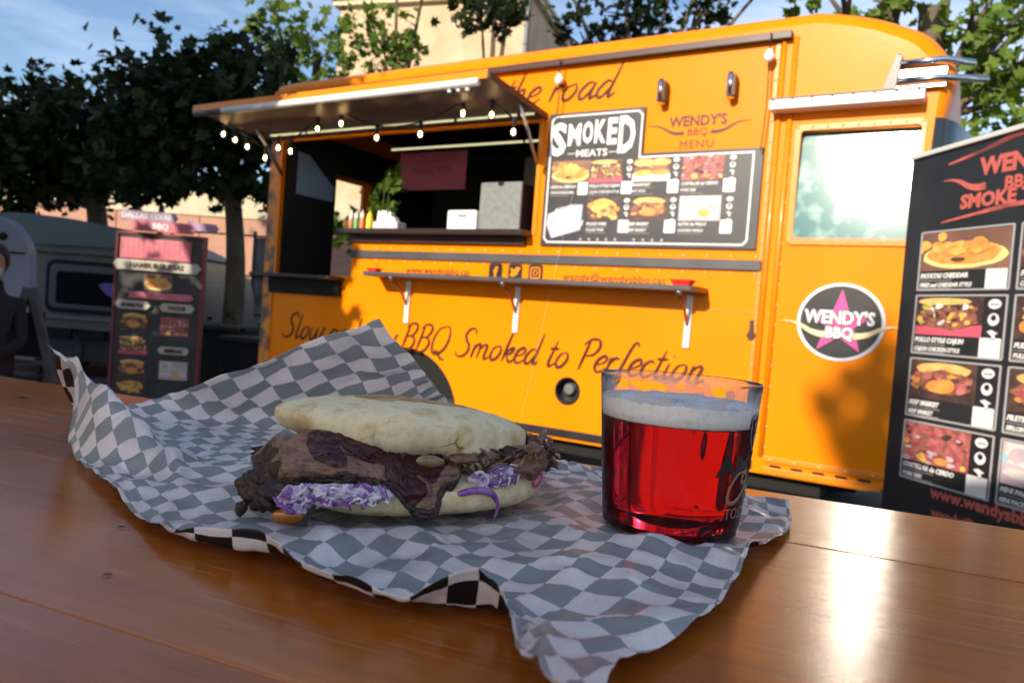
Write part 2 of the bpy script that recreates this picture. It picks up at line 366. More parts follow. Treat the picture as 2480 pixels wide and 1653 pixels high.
tree((-3.36, 9, 0), (-3.55, 9, 3.0), .115, B3([(-4.57, 3.45, .42, .5), (-4.06, 3.52, .58, .5), (-3.41, 3.82, .55, .42), (-4.54, 2.88, .52, .47), (-3.82, 2.94, .78, .57), (-3.19, 2.93, .5, .45), (-3.99, 2.36, .83, .25), (-3.06, 2.43, .42, .31), (-4.75, 2.5, .45, .35), (-3.5, 3.3, .7, .5), (-2.75, 3.1, .4, .4)], 9, .8),
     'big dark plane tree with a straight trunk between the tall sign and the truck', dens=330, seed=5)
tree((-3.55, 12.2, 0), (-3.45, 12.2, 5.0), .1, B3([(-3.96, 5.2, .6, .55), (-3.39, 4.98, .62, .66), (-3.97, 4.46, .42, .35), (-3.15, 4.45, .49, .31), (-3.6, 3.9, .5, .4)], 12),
     'sunlit green plane tree with a pale stem above the awning corner', mat=LEAF_SUN, dens=150, seed=8)
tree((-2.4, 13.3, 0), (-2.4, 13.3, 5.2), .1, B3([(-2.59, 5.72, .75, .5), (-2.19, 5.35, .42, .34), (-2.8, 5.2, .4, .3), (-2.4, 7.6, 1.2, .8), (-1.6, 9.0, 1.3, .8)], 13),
     'bright green plane tree in front of the pale brick building', mat=LEAF_SUN, dens=150, seed=9)
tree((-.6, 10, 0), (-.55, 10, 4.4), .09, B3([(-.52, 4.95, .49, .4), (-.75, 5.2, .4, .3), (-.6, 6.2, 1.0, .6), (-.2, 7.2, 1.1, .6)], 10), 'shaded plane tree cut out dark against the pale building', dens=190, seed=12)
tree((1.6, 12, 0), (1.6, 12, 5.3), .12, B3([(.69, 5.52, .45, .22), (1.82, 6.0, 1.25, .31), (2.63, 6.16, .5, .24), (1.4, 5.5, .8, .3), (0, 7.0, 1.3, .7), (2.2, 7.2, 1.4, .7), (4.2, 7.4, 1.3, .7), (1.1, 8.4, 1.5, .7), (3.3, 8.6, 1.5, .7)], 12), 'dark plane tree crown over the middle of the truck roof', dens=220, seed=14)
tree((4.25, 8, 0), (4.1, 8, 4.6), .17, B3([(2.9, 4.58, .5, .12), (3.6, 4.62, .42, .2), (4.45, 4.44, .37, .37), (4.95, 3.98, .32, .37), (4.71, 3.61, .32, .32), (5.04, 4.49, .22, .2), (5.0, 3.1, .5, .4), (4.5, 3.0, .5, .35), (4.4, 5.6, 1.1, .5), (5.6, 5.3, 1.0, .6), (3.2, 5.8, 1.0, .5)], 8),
     'plane tree with a thick bare trunk beside the truck cab', dens=210, seed=17, mat=LEAF_SUN)
# trees behind the table, crowns shaped for shade; house, screen, young tree added unseen
def SB(L, t, r): return [(.809*c+.588*t, -.588*c+.809*t, z, r, r, rz) for c, z, rz in L]
tree((-5.6, 2.0, 0), (-5.4, 2.2, 3.4), .17, SB([(c, z, .5) for c, z in ((-4.82, 2.4), (-4.76, 3.0), (-4.74, 3.6), (-4.76, 4.2), (-4.85, 4.8), (-5.5, 2.3), (-5.6, 3.1), (-5.6, 3.9), (-5.6, 4.7), (-6.3, 2.05), (-6.3, 2.6), (-7.0, 2.2))], -1.2, .6)+[(-4.3, 4.3, 5.3, 1.1, 1.0, .6), (-3.2, 4.7, 5.6, 1.0, 1.0, .6), (-5.4, 5.2, 5.6, 1.1, 1.0, .6), (-4.4, 3.2, 5.2, 1.0, .9, .6), (-3.95, 3.4, 2.2, .9, .8, .7), (-3.95, 3.4, 3.4, .9, .8, .8), (-3.95, 3.4, 4.4, .9, .8, .7)], 'leafy plane tree on the sunny side of the square facing the truck rear', dens=400, seed=21)
th = empty('shade_house', (.809*-9.2+.588*-6.2, -.588*-9.2+.809*-6.2, 0), radians(-36), 'unseen three storey rendered town house added to shade the caravan side', 'house')  # house added out of view to block sun and sky from the left
MB().b2((-2.6, -6, 0), (2.6, 0, 8.4)).build('wall', BEIGE, th, bevel=.02)
MB().prism([(-2.9, 8.4), (2.9, 8.4), (0, 9.3)], -6.2, .25).build('roof', M('roof_tiles', (.22, .09, .05), .85), th)
for z in (1.2, 3.9, 6.3):
    for x in (-1.7, 0, 1.7):
        f = MB().prism([(x-.5, z-.05), (x+.5, z-.05), (x+.5, z+1.5), (x-.5, z+1.5)], .001, .06, [[(x-.42, z+.03), (x+.42, z+.03), (x+.42, z+1.42), (x-.42, z+1.42)]]).build('window', CREAM, th); MB().b2((x-.42, .002, z+.03), (x+.42, .02, z+1.42)).build('pane', M('house_glass', (.03, .04, .05), .1) if (z, x) == (1.2, -1.7) else bpy.data.materials['house_glass'], f)
tree((-12.6, 2.8, 0), (-12.6, 2.8, 6.2), .2, SB([(c, z, .9) for c in (-11.6, -12.3) for z in (4.8, 6.4, 7.4, 8.2)], -5.2, .85), 'tall plane tree on the sunny side left of the caravan', dens=170, size=.18, seed=23)
hd = empty('shade_fill_screen', (-1.75, -2.05, 0), radians(-36), 'unseen white canvas on poles, added to shade the table and fill it with soft light', 'light screen')  # added out of view: blocks the sun, glows through as foreground fill
def canvasmat():
    m = bpy.data.materials.new('white_canvas'); m.use_nodes = True; t = m.node_tree; p = t.nodes['Principled BSDF']; p.inputs['Base Color'].default_value = (.74, .74, .74, 1); p.inputs['Roughness'].default_value = .9
    tl = t.nodes.new('ShaderNodeBsdfTranslucent'); tl.inputs['Color'].default_value = (.88, .87, .86, 1); mx = t.nodes.new('ShaderNodeMixShader'); mx.inputs[0].default_value = .62
    t.links.new(p.outputs[0], mx.inputs[1]); t.links.new(tl.outputs[0], mx.inputs[2]); t.links.new(mx.outputs[0], t.nodes['Material Output'].inputs['Surface']); return m
P = [(-2.3+4.1*i/40, .05*sin(i*.9)*sin(pi*j/12), .15+2.90*j/12) for i in range(41) for j in range(13)]
MB().grid(P, 41, 13).build('canvas', canvasmat(), hd, smooth=True)
for x in (-2.3, -.25, 1.8): MB().tube([(x, .03, 0), (x, .03, 3.1)], .025, 8).build('pole', STEEL, hd)

tree((-5.7, -7.2, 0), (-5.9, -6.85, 5.6), .05, [(-5.92, -6.83, 6.25, .26, .26, .26), (-5.80, -6.92, 6.02, .24, .24, .2), (-5.72, -6.98, 5.85, .2, .2, .16)], 'unseen slender tree with a small crown, added to shadow the cab door', dens=420, seed=61, limbs=False)  # added out of view to drop a soft shadow blob on the cab door

# ------------------------------------------------------------------ the truck (local x along its side, y into it, z up)
TP = Vector((1.3224, 3.9, 0)); TYAW = radians(-30.94); TM = Matrix.Translation(TP) @ Matrix.Rotation(TYAW, 4, 'Z')
def TW(u, d, z): return TM @ Vector((u, d, z))
tr = empty('food_truck', TP, TYAW, 'bright orange barbecue food truck with its serving hatch propped open', 'food truck')
arch = [(-2.37+.45*cos(a), .36+.45*sin(a)) for a in [pi-pi*i/20 for i in range(21)]]
outline = [(-3.83, .36)]+arch+[(.52, .36), (.60, .385), (.635, .45), (.645, 1.6), (.665, 2.15)]+[(p.x, p.y) for p in spline([Vector(q) for q in ((.672, 2.24), (.675, 2.33), (.63, 2.41), (.55, 2.50), (.45, 2.553), (.34, 2.60), (.22, 2.634), (.10, 2.66))], 4)]+[(-3.83, 2.66)]
hatch = [(-3.70, 1.27), (-2.93, 1.27), (-2.93, 1.58), (-1.45, 1.58), (-1.42, 2.27), (-3.70, 2.27)]
fuelh = circ(-1.132, .655, .078, 24)
doorw = [(.07, 1.595), (.605, 1.585), (.62, 2.11), (.075, 2.115)]
mb = MB(); mb.prism(outline, 0, .03, [hatch, fuelh, doorw]); mb.build('side_panel', ORANGE, tr)
mb = MB(); mb.prism(outline, 1.97, 2.0); mb.build('side_panel', ORANGE, tr)
path = [(-3.83, 2.45, -.03, 0), (-3.83, 2.55, -.03, .02), (-3.82, 2.62, -.03, .05), (-3.80, 2.655, -.02, .08)]
path += [(-3.8+.1*1+i*(3.8)/10, 2.66, 0, .085) for i in range(11)]
path += [(.22, 2.634, .012, .085), (.34, 2.60, .03, .08), (.45, 2.553, .045, .075), (.55, 2.50, .06, .065), (.63, 2.41, .07, .05), (.675, 2.33, .07, .03), (.672, 2.24, .06, .01), (.665, 2.15, .05, 0)]
def sub4(L, k=4):
    A = [Vector(p) for p in L]; n_ = len(A); out = []
    for i in range(n_-1):
        a, b, c, d = A[max(i-1, 0)], A[i], A[i+1], A[min(i+2, n_-1)]
        for q in range(k): t = q/k; out.append(tuple(.5*((2*b)+(c-a)*t+(2*a-5*b+4*c-d)*t*t+(3*b-a-3*c+d)*t**3)))
    return out+[tuple(A[-1])]
path = path[:-9]+sub4(path[-9:])
def shell(path, name, mat, front=False):
    cs = [(0, 0), (.012, .36), (.035, .65), (.075, .88), (.14, 1), (.5, 1.04), (1.0, 1.06), (1.5, 1.04), (1.86, 1), (1.965, .65), (2.0, 0)]
    P = []
    for u, z, ou, oz in path:
        for d, f in cs:
            bow = .16*(1-(d-1)**2) if front else 0
            P.append((u+ou*f+bow, d, z+oz*f))
    return MB().grid(P, len(path), len(cs)).build(name, mat, tr, smooth=True)
shell(path, 'roof', ORANGE)
shell([(.665, 2.15, .05, 0), (.65, 1.8, .06, 0), (.645, 1.55, .06, 0)], 'windshield', M('windscreen_glass', (.02, .025, .03), .06, spec=.8), True)
shell([(.645, 1.55, .06, 0), (.64, 1.0, .06, 0), (.635, .45, .05, 0), (.6, .385, .03, -.01), (.52, .36, 0, 0)], 'front_panel', ORANGE, True)
# rear end with its open doorway
mb = MB(); rear = [(0, .36), (2.0, .36), (2.0, 2.5), (1.9, 2.68), (.1, 2.68), (0, 2.5)]
mb.prism(rear, 0, .03, [[(.60, .55), (1.02, .55), (1.02, 2.12), (.60, 2.12)]]); o = mb.build('rear_panel', ORANGE, tr); o.rotation_euler = (0, 0, pi/2); o.location = (-3.80, 0, 0)
for q in ((.05, .58, .58, 2.4), (1.04, 1.88, .58, 2.4), (.58, 1.04, 2.14, 2.4)): MB().b2((-3.72, q[0], q[2]), (-3.70, q[1], q[3])).build('rear_lining', INTER, tr)
mb = MB(); mb.b2((-3.78, 1.90, .42), (.3, 1.96, 2.6)); mb.b2((-3.78, .04, .42), (.3, 1.9, .5)); mb.b2((-3.78, .06, 2.56), (.3, 1.9, 2.60)); mb.b2((-1.0, .05, .5), (-.95, 1.9, 2.56)); mb.build('interior_lining', INTER, tr)
mb = MB(); mb.b2((-2.9, .06, .5), (-1.05, .5, 1.555)); mb.b2((-2.6, 1.3, .5), (-1.05, 1.89, 1.5)); mb.b2((-2.2, 1.5, 1.85), (-1.05, 1.88, 2.3)); mb.build('kitchen_units', M('kitchen_steel_dark', (.03, .03, .03), .4, metal=.6), tr, bevel=.005)
mb = MB(); mb.b2((-3.6, .2, .3), (.45, 1.85, .43)); mb.b2((-3.7, .10, .30), (-2.9, .35, .36)); mb.b2((-1.80, .10, .26), (.3, .35, .36)); mb.build('chassis', CHASSIS, tr, bevel=.01)
for a, b in ((-3.83, -2.83), (-1.90, -.03)): MB().b2((a, -.012, .375), (b, 0, .425)).build('rub_rail', BLACKP, tr, bevel=.004)
# wheels
wt = [(.20, -.10), (.30, -.115), (.335, -.095), (.345, -.04), (.345, .04), (.335, .095), (.30, .115), (.20, .10)]
for (u, d) in ((-2.37, .17), (-2.37, 1.83), (.12, 1.8)):
    wh = empty('wheel', (u, d, .345)); wh.parent = tr
    MB().lathe(wt, 40, axis='Y', closed=True).build('tyre', RUBBER, wh, smooth=True)
    MB().lathe([(0, -.05), (.05, -.06), (.07, -.04), (.16, -.03), (.19, -.07), (.205, -.08), (.205, .08), (0, .08)], 32, axis='Y').build('rim', RIMM, wh, smooth=radians(40))
mb = MB(); mb.prism([(-2.37+.452*cos(a), .36+.452*sin(a)) for a in [pi*i/20 for i in range(21)]]+[(-2.37+.425*cos(a), .36+.425*sin(a)) for a in [pi-pi*i/20 for i in range(21)]], .031, .40)
mb.build('wheel_arch', CHASSIS, tr)
mb = MB(); mb.b2((-2.83, .40, .33), (-1.91, .42, .85)); mb.build('arch_lining', CHASSIS, tr)
# trims, seams, rivets
def strip(name, a, b, mat, bev=.004): return MB().b2(a, b).build(name, mat, tr, bevel=bev)
strip('side_rail', (-2.93, -.018, 1.405), (-.065, 0, 1.46), GREYTRIM)
strip('gutter_rail', (-3.8, -.045, 2.585), (-.005, 0, 2.625), MAROON)
for u in (-.045, .012): MB().tube([(u, -.004, .45), (u, -.004, 2.6)], .014, 10).build('corner_ridge', ORANGE2, tr, smooth=True)
strip('seam_flange', (-.085, -.006, .40), (-.062, 0, 2.58), ORANGE2, .002)
strip('cab_sill', (.02, -.012, .425), (.60, 0, .455), ORANGE2); strip('cab_sill', (.02, -.008, .365), (.58, 0, .40), ORANGE2)
for k in range(5): strip('sill_slot', (.06+k*.105, -.0145, .405), (.115+k*.105, -.0125, .415), CHASSIS, 0)
fr = MB(); fr.prism(rrect(.045, 1.545, .635, 2.15, .03), -.012, 0, [rrect(.075, 1.58, .615, 2.12, .02)]); fr.build('window_frame', ORANGE2, tr, bevel=.004)
GLASS = M('cab_glass_painted_reflection', (.05, .17, .155), .05, spec=.5, coat=.6, coat_rough=.135, var=(11, (.26, .42, .36), .48, .66))  # teal and pale blotches paint reflected foliage and haze into the colour
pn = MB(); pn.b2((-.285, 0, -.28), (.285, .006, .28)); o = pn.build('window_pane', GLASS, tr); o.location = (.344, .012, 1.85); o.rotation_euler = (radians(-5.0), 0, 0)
o['label'] = 'cab window glass with teal foliage reflection painted in, blazing with reflected sun'
v = MB(); v.b2((-.075, -.10, 2.212), (.62, 0, 2.262)); v.build('window_visor', WHITEP, tr, bevel=.006, smooth=False)
for k in range(8):
    strip('visor_slot', (-.06+k*.093, -.102, 2.252), (-.052+k*.093, -.1005, 2.262), CHASSIS, 0)
strip('visor_cap', (-.076, -.102, 2.2625), (.62, 0, 2.269), GREYTRIM, 0)
mb = MB()
for z, n0, n1 in ((1.39, -.1, -2.9), (1.48, -.1, -2.9)):
    k = n0
    while k > n1: mb.lathe([(0, -.004), (.006, -.003), (.008, 0)], 8, (k, 0, z), 'Y'); k -= .13
for u in (-.074, .025):
    z = .5
    while z < 2.5: mb.lathe([(0, -.004), (.006, -.003), (.008, 0)], 8, (u, -.007 if u < 0 else 0, z), 'Y'); z += .105
for k in range(9): mb.lathe([(0, -.004), (.006, -.003), (.008, 0)], 8, (.06+k*.07, -.012, 1.565), 'Y'); mb.lathe([(0, -.004), (.006, -.003), (.008, 0)], 8, (.06+k*.07, -.012, 2.135), 'Y')
for k in range(5): mb.lathe([(0, -.004), (.006, -.003), (.008, 0)], 8, (.06+k*.12, -.012, .44), 'Y')
tag(mb.build('rivets', M('painted_rivet', (.80, .45, .18), .18, coat=1), tr, smooth=True), kind='stuff')
MB().prism([(-.10, 1.15), (-.078, 1.15), (-.075, 1.09), (-.062, 1.07), (-.075, 1.045), (-.10, 1.045), (-.115, 1.07), (-.10, 1.09)], -.012, 0).build('hatch_latch', LETTER, tr, bevel=.003)
MB().b2((-.9, -.003, 1.185), (.05, 0, 1.19)).build('panel_seam', ORANGE2, tr)
# fuel filler
fc = MB().lathe([(0, .066), (.070, .066), (.072, 0), (.080, -.006), (.084, -.003), (.084, .0), (.079, .07), (0, .07)], 32, (-1.132, 0, .655), 'Y').build('fuel_recess', BLACKP, tr, smooth=radians(40))
MB().lathe([(0, .02), (.03, .022), (.036, .03), (.036, .07)], 24, (-1.137, 0, .665), 'Y').build('fuel_cap', M('fuel_cap_grey', (.14, .14, .14), .45), fc, smooth=radians(40))
# cab top chrome louvres
for k, (z, u1, dd) in enumerate(((2.40, .80, -.04), (2.315, .86, -.05))):
    MB().tube([(.5, dd, z), (.68, dd, z+.004), (u1, dd+.12, z+.012)], .016, 10).build('visor_bar', CHROME, tr, smooth=True)
MB().prism([(.43, 2.27), (.49, 2.27), (.51, 2.44), (.485, 2.45)], -.05, .0).build('visor_bracket', BLACKP, tr, bevel=.004)
strip('visor_blade', (.49, -.03, 2.335), (.70, -.005, 2.375), STEEL, .004); strip('visor_blade', (.49, -.035, 2.28), (.70, -.005, 2.30), STEEL, .004)
# sconces
for u in (-.668, -.287):
    l = MB().prism(rrect(-.022, 2.312, .022, 2.425, .006), -.075, -.012).build('wall_lamp', BLACKP, tr, bevel=.004); l.location = (u, 0, 0)
    MB().b2((-.012, -.0125, 2.33), (.012, .0, 2.41)).build('lamp_bracket', BLACKP, l)
    MB().tube([(0, -.078, 2.322), (0, -.078, 2.43)], .0135, 12).build('lamp_tube', CHROME, l, smooth=True)
    MB().lathe([(0, 0), (.018, 0), (.02, .012), (0, .014)], 16, (0, -.045, 2.298)).build('lamp_base', ORANGE2, l, smooth=radians(40))
# awning (the lifted serving hatch)
aw = MB(); ang = Matrix.Rotation(radians(-4.2), 3, 'X')
aw.box((-2.645, -.335, 2.325), (2.45, .66, .03), ang); o = aw.build('awning', M('awning_underside', (.10, .072, .075), .5, var=(2, (.08, .055, .058), .35, .7)), tr, bevel=.004)
MB().box((-2.645, -.668, 2.35), (2.46, .012, .05), ang).build('awning_rim', ORANGE2, o, bevel=.003)
MB().box((-2.645, -.335, 2.344), (2.45, .66, .006), ang).build('awning_skin', ORANGE2, o)
MB().box((-1.412, -.335, 2.322), (.014, .66, .04), ang).build('awning_rim', MAROON, o, bevel=.003)
MB().tube([(-3.55, -.672, 2.312), (-1.47, -.672, 2.312)], .023, 14).build('awning_tube', TUBE, o, smooth=True)
MB().tube([(-3.85, -.672, 2.312), (-3.55, -.672, 2.312)], .018, 12).build('tube_sleeve', GREYTRIM, o, smooth=True)
for k in range(3): MB().lathe([(0, 0), (.012, 0), (.012, .012), (0, .012)], 12, (-1.66+k*.06, -.668, 2.272)).build('tube_clip', WHITEP, o, smooth=radians(40))
for a, b in ((-3.66, -3.12), (-3.05, -2.2), (-2.17, -1.62), (-1.59, -1.47)):
    pass
for a, b in ((-3.72, -3.36), (-3.33, -2.65), (-2.62, -2.03), (-2.0, -1.56), (-1.53, -1.44)):
    MB().b2((a, -.12, 2.283), (b, -.105, 2.295)).build('light_strip', LED, tr, bevel=.003)
for a, b in ((-2.88, -1.75), (-1.73, -1.62)): MB().b2((a, .29, 2.228), (b, .30, 2.243)).build('light_strip', LED, tr, bevel=.003)
MB().tube([(-1.45, -.02, 2.02), (-1.44, -.28, 2.30)], .011, 8).build('gas_strut', STEEL, tr, smooth=True)
MB().tube([(-3.68, -.02, 2.02), (-3.68, -.28, 2.30)], .011, 8).build('gas_strut', STEEL, tr, smooth=True)
# hatch surround, counter, shelves
for a, b in (((-1.455, -.01, 1.58), (-1.425, .03, 2.27)), ((-3.72, -.01, 1.27), (-3.70, .03, 2.27))): MB().b2(a, b).build('hatch_trim', ORANGE2, tr, bevel=.003)
MB().b2((-3.82, -.015, .40), (-3.715, .0, 2.57)).build('rear_post', M('rear_post_paint', (.70, .25, .02), .4, var=(9, (.12, .07, .08), .42, .6)), tr, bevel=.005)
MB().b2((-2.97, -.13, 1.565), (-1.455, .35, 1.60)).build('counter', M('counter_dark', (.03, .022, .022), .3), tr, bevel=.006)
MB().b2((-2.93, -.035, 1.515), (-1.49, 0, 1.565)).build('counter_apron', MAROON, tr, bevel=.004)
MB().b2((-3.80, -.17, 1.235), (-2.98, .25, 1.262)).build('side_counter', M('side_counter_dark', (.025, .02, .02), .4), tr, bevel=.005)
MB().b2((-3.72, -.05, 1.12), (-3.0, -.001, 1.235)).build('side_counter_apron', CHASSIS, tr, bevel=.004)
sf = MB(); sf.prism([(-2.66, 0), (-2.60, -.225), (-.36, -.225), (-.335, -.19), (-.335, 0)], 1.272, 1.302)
sf.v = [(x, z, y) for x, y, z in sf.v]
shelf = sf.build('folding_shelf', M('shelf_brown', (.20, .075, .03), .4, var=(5, (.14, .05, .025), .4, .7)), tr, bevel=.004)
MB().b2((-2.60, -.231, 1.276), (-.36, -.2255, 1.300)).build('shelf_edge', GREYTRIM, shelf)
for u in (-2.383, -1.519, -.43):
    b = MB(); b.b2((u-.018, -.018, .975), (u+.018, 0, 1.262)); br = b.build('shelf_bracket', WHITEP, shelf, bevel=.003)
    b = MB(); b.tube([(u, -.02, 1.10), (u, -.10, 1.20), (u, -.20, 1.265)], .009, 8); b.build('bracket_arm', M('bracket_copper', (.35, .16, .09), .35, metal=.7), br, smooth=True)
    b = MB(); b.lathe([(0, -.012), (.018, -.01), (.02, 0)], 14, (u, -.205, 1.268), 'Y'); b.build('bracket_bolt', STEEL, br, smooth=True)
# lettering on the side
script('Slow and low BBQ Smoked to Perfection', (-3.58, -.003, .79), .185, LETTER, tr, r=.0078, wid=3.25)
script('on the road', (-2.05, -.003, 2.385), .185, LETTER, tr, r=.0075, wid=1.06)
text('www.wendysbbq.cat', (-2.42, -.003, 1.315), .062, LETTER, tr, xs=1.02)
text('wendy@wendysbbq.cat', (-1.22, -.003, 1.315), .062, LETTER, tr, xs=1.08)
for k, u in enumerate((-1.70, -1.555, -1.41)):
    ic = MB().prism(rrect(u-.05, 1.30, u+.05, 1.398, .016), -.004, 0).build('social_icon', BLACKP, tr)
    if k == 0: text('f', (u-.012, -.0055, 1.308), .10, ORANGE2, ic, bold=.003)
    elif k == 1: MB().prism([(u-.038, 1.325), (u-.01, 1.32), (u+.018, 1.335), (u+.028, 1.362), (u+.04, 1.372), (u+.022, 1.382), (u+.004, 1.378), (u-.004, 1.362), (u-.036, 1.376), (u-.024, 1.35)], -.006, -.0042).build('icon_mark', ORANGE2, ic)
    else:
        MB().prism(rrect(u-.036, 1.314, u+.036, 1.384, .014), -.006, -.0042, [rrect(u-.028, 1.322, u+.028, 1.376, .01)]).build('icon_mark', ORANGE2, ic)
        MB().prism(circ(u, 1.349, .018, 20), -.006, -.0042, [circ(u, 1.349, .011, 20)]).build('icon_mark', ORANGE2, ic)
def horn(cx, cz, s, side, L, tk):
    pts = spline([(0, 0), (.10*L, -.005), (.22*L, .02), (.34*L, .085), (.46*L, .125), (.60*L, .13), (.70*L, .122)], 5) if False else None
    c = [Vector((x, z)) for x, z in ((0, 0), (.09, -.004), (.19, .022), (.29, .078), (.39, .108), (.50, .112))]
    c = spline(c, 6); n = len(c); up = []; dn = []
    for i, p in enumerate(c):
        t = (c[min(i+1, n-1)]-c[max(i-1, 0)]).normalized(); q = Vector((-t.y, t.x)); h = tk*(1-(i/(n-1))**1.4)+.0005
        up.append(p+q*h); dn.append(p-q*h)
    return [(cx+side*p.x*s, cz+p.y*s) for p in up+dn[::-1]]
text("WENDY'S", (-.47, -.003, 2.185), .078, LETTER, tr, xs=.95, bold=.002, align='CENTER')
text('BBQ', (-.468, -.003, 2.132), .054, LETTER, tr, xs=1.1, align='CENTER')
text('MENU', (-.468, -.003, 2.063), .062, LETTER, tr, xs=1.05, align='CENTER', space=1.15)
for sd_ in (-1, 1): MB().prism(horn(-.468+sd_*.075, 2.148, .42, sd_, 1, .022), -.004, 0).build('horn_mark', LETTER, tr)
# emblem on the cab door
ec = (.335, 1.168)
em = MB().prism(circ(*ec, .203, 64, .193), -.005, 0).build('door_emblem', RINGG, tr)
MB().prism(circ(*ec, .186, 64, .177), -.0075, -.0052).build('emblem_disc', CARDBLK, em)
st = []
for k in range(10):
    a = pi/2+k*pi/5; r_ = .168 if k % 2 == 0 else .066
    st.append((ec[0]+r_*cos(a), ec[1]-.006+r_*sin(a)))
MB().prism(st, -.0095, -.0077).build('emblem_star', MAGENTA, em)
for sd_ in (-1, 1): MB().prism(horn(ec[0]+sd_*.045, ec[1]-.062, .47, sd_, 1, .034), -.0115, -.0097).build('emblem_horn', HORN, em)
text("WENDY'S", (ec[0]-.004, -.0125, ec[1]-.008), .088, CARDBLK, em, bold=.008, align='CENTER', xs=.84, name='emblem_lettering')
text("WENDY'S", (ec[0]-.004, -.0138, ec[1]-.008), .088, PRINTW, em, bold=.0035, align='CENTER', xs=.84, name='emblem_lettering')
text('BBQ', (ec[0], -.0125, ec[1]-.078), .074, CARDBLK, em, bold=.007, align='CENTER', xs=.9, name='emblem_lettering')
text('BBQ', (ec[0], -.0138, ec[1]-.078), .074, PRINTW, em, bold=.003, align='CENTER', xs=.9, name='emblem_lettering')

# ------------------------------------------------------------------ printed food pictures
def irreg(cx, cz, rx, rz, r, n=11, j=.25): return [(cx+rx*(1+r.uniform(-j, j))*cos(2*pi*i/n), cz+rz*(1+r.uniform(-j, j))*sin(2*pi*i/n)) for i in range(n)]
def food_photo(parent, x0, z0, x1, z1, kind, seed, y=-.004):
    r = random.Random(seed); mats = list(FOOD.values()); idx = {k: i for i, k in enumerate(FOOD)}
    mb = MB(); W_, H_ = x1-x0, z1-z0; st = [0]
    def P(poly, m):
        poly = [(min(max(a, x0), x1), min(max(b, z0), z1)) for a, b in poly]
        st[0] += 1; mb.cur = idx[m]; mb.poly(poly, y-.00015*st[0])
    def R(a, b): return x0+a*W_, z0+b*H_
    def blob(a, b, ra, rb, m, j=.25, n=11): P(irreg(*R(a, b), ra*W_, rb*H_, r, n, j), m)
    bgm = {'fries': 'brownbg', 'ribs': 'rib', 'drink': 'lil'}.get(kind, 'dark'); P([R(0, 0), R(1, 0), R(1, 1), R(0, 1)], bgm)
    if kind == 'fries':
        blob(.5, .36, .48, .32, 'plate', .03, 24); blob(.5, .40, .42, .26, 'fry2', .08, 20)
        for k in range(26): blob(.5+r.gauss(0, .18), .48+abs(r.gauss(0, .16)), r.uniform(.05, .12), r.uniform(.06, .13), r.choice(['fry', 'fry', 'fry2']))
        blob(.45, .28, .08, .05, 'dark')
    elif kind == 'pulled':
        P([R(0, 0), R(1, 0), R(1, .3), R(0, .22)], 'pink'); blob(.42, .88, .42, .09, 'bun', .06, 18); blob(.5, .45, .46, .30, 'meat', .08, 18)
        for k in range(46): blob(r.uniform(.06, .94), .28+.5*r.random(), r.uniform(.025, .06), r.uniform(.03, .09), r.choice(['bun', 'meat', 'fry', 'dark', 'pale', 'green']), .4, 8)
    elif kind == 'burger':
        blob(.5, .80, .42, .17, 'bun', .04, 22); blob(.5, .48, .46, .30, 'meat', .12, 20)
        for k in range(28): blob(r.uniform(.08, .92), .28+.36*r.random(), r.uniform(.04, .1), r.uniform(.04, .1), r.choice(['meat', 'rib', 'fry2', 'dark']), .35, 9)
        blob(.5, .36, .22, .18, 'fry2', .1)
    elif kind == 'ribs':
        for k in range(10): P([R(.08+k*.09, .05), R(.14+k*.09, .05), R(.42+k*.07, .98), R(.34+k*.07, .98)], r.choice(['meat', 'rib', 'rib']))
        for k in range(36): blob(r.random(), r.random(), r.uniform(.03, .08), r.uniform(.03, .07), r.choice(['rib', 'meat', 'rib', 'dark', 'lil']), .4, 8)
        blob(.32, .14, .08, .12, 'fry'); blob(.62, .14, .12, .08, 'fry2'); blob(.06, .5, .05, .08, 'fry2'); blob(.95, .1, .04, .07, 'fry')
    elif kind == 'drink':
        P([R(.02, .5), R(.42, .45), R(.45, .95), R(.05, .98)], 'pale'); blob(.24, .28, .22, .12, 'pale', .06, 18); blob(.6, .3, .12, .16, 'fry'); blob(.85, .3, .09, .16, 'pale'); blob(.03, .6, .06, .1, 'blue'); blob(.94, .72, .08, .16, 'blue'); blob(.66, .68, .12, .12, 'lil'); blob(.2, .7, .13, .16, 'lil')
    elif kind == 'cheese':
        P([R(0, 0), R(1, 0), R(1, .3), R(.5, .5), R(0, .3)], 'pale'); blob(.3, .78, .27, .17, 'bun', .06, 18); blob(.74, .78, .25, .17, 'bun', .06, 18)
        blob(.3, .5, .28, .15, 'meat', .15); blob(.74, .5, .25, .15, 'meat', .15); blob(.3, .36, .28, .12, 'fry', .2); blob(.74, .36, .25, .12, 'fry2', .2); blob(.5, .62, .07, .08, 'green')
    elif kind == 'wings':
        blob(.5, .62, .42, .32, 'fry', .1, 16)
        for k in range(22): blob(r.uniform(.05, .95), r.uniform(.1, .75), r.uniform(.05, .13), r.uniform(.05, .14), r.choice(['fry', 'fry2', 'meat', 'bun']), .3, 9)
    return mb.build('food_photo', mats, parent, fix=False)
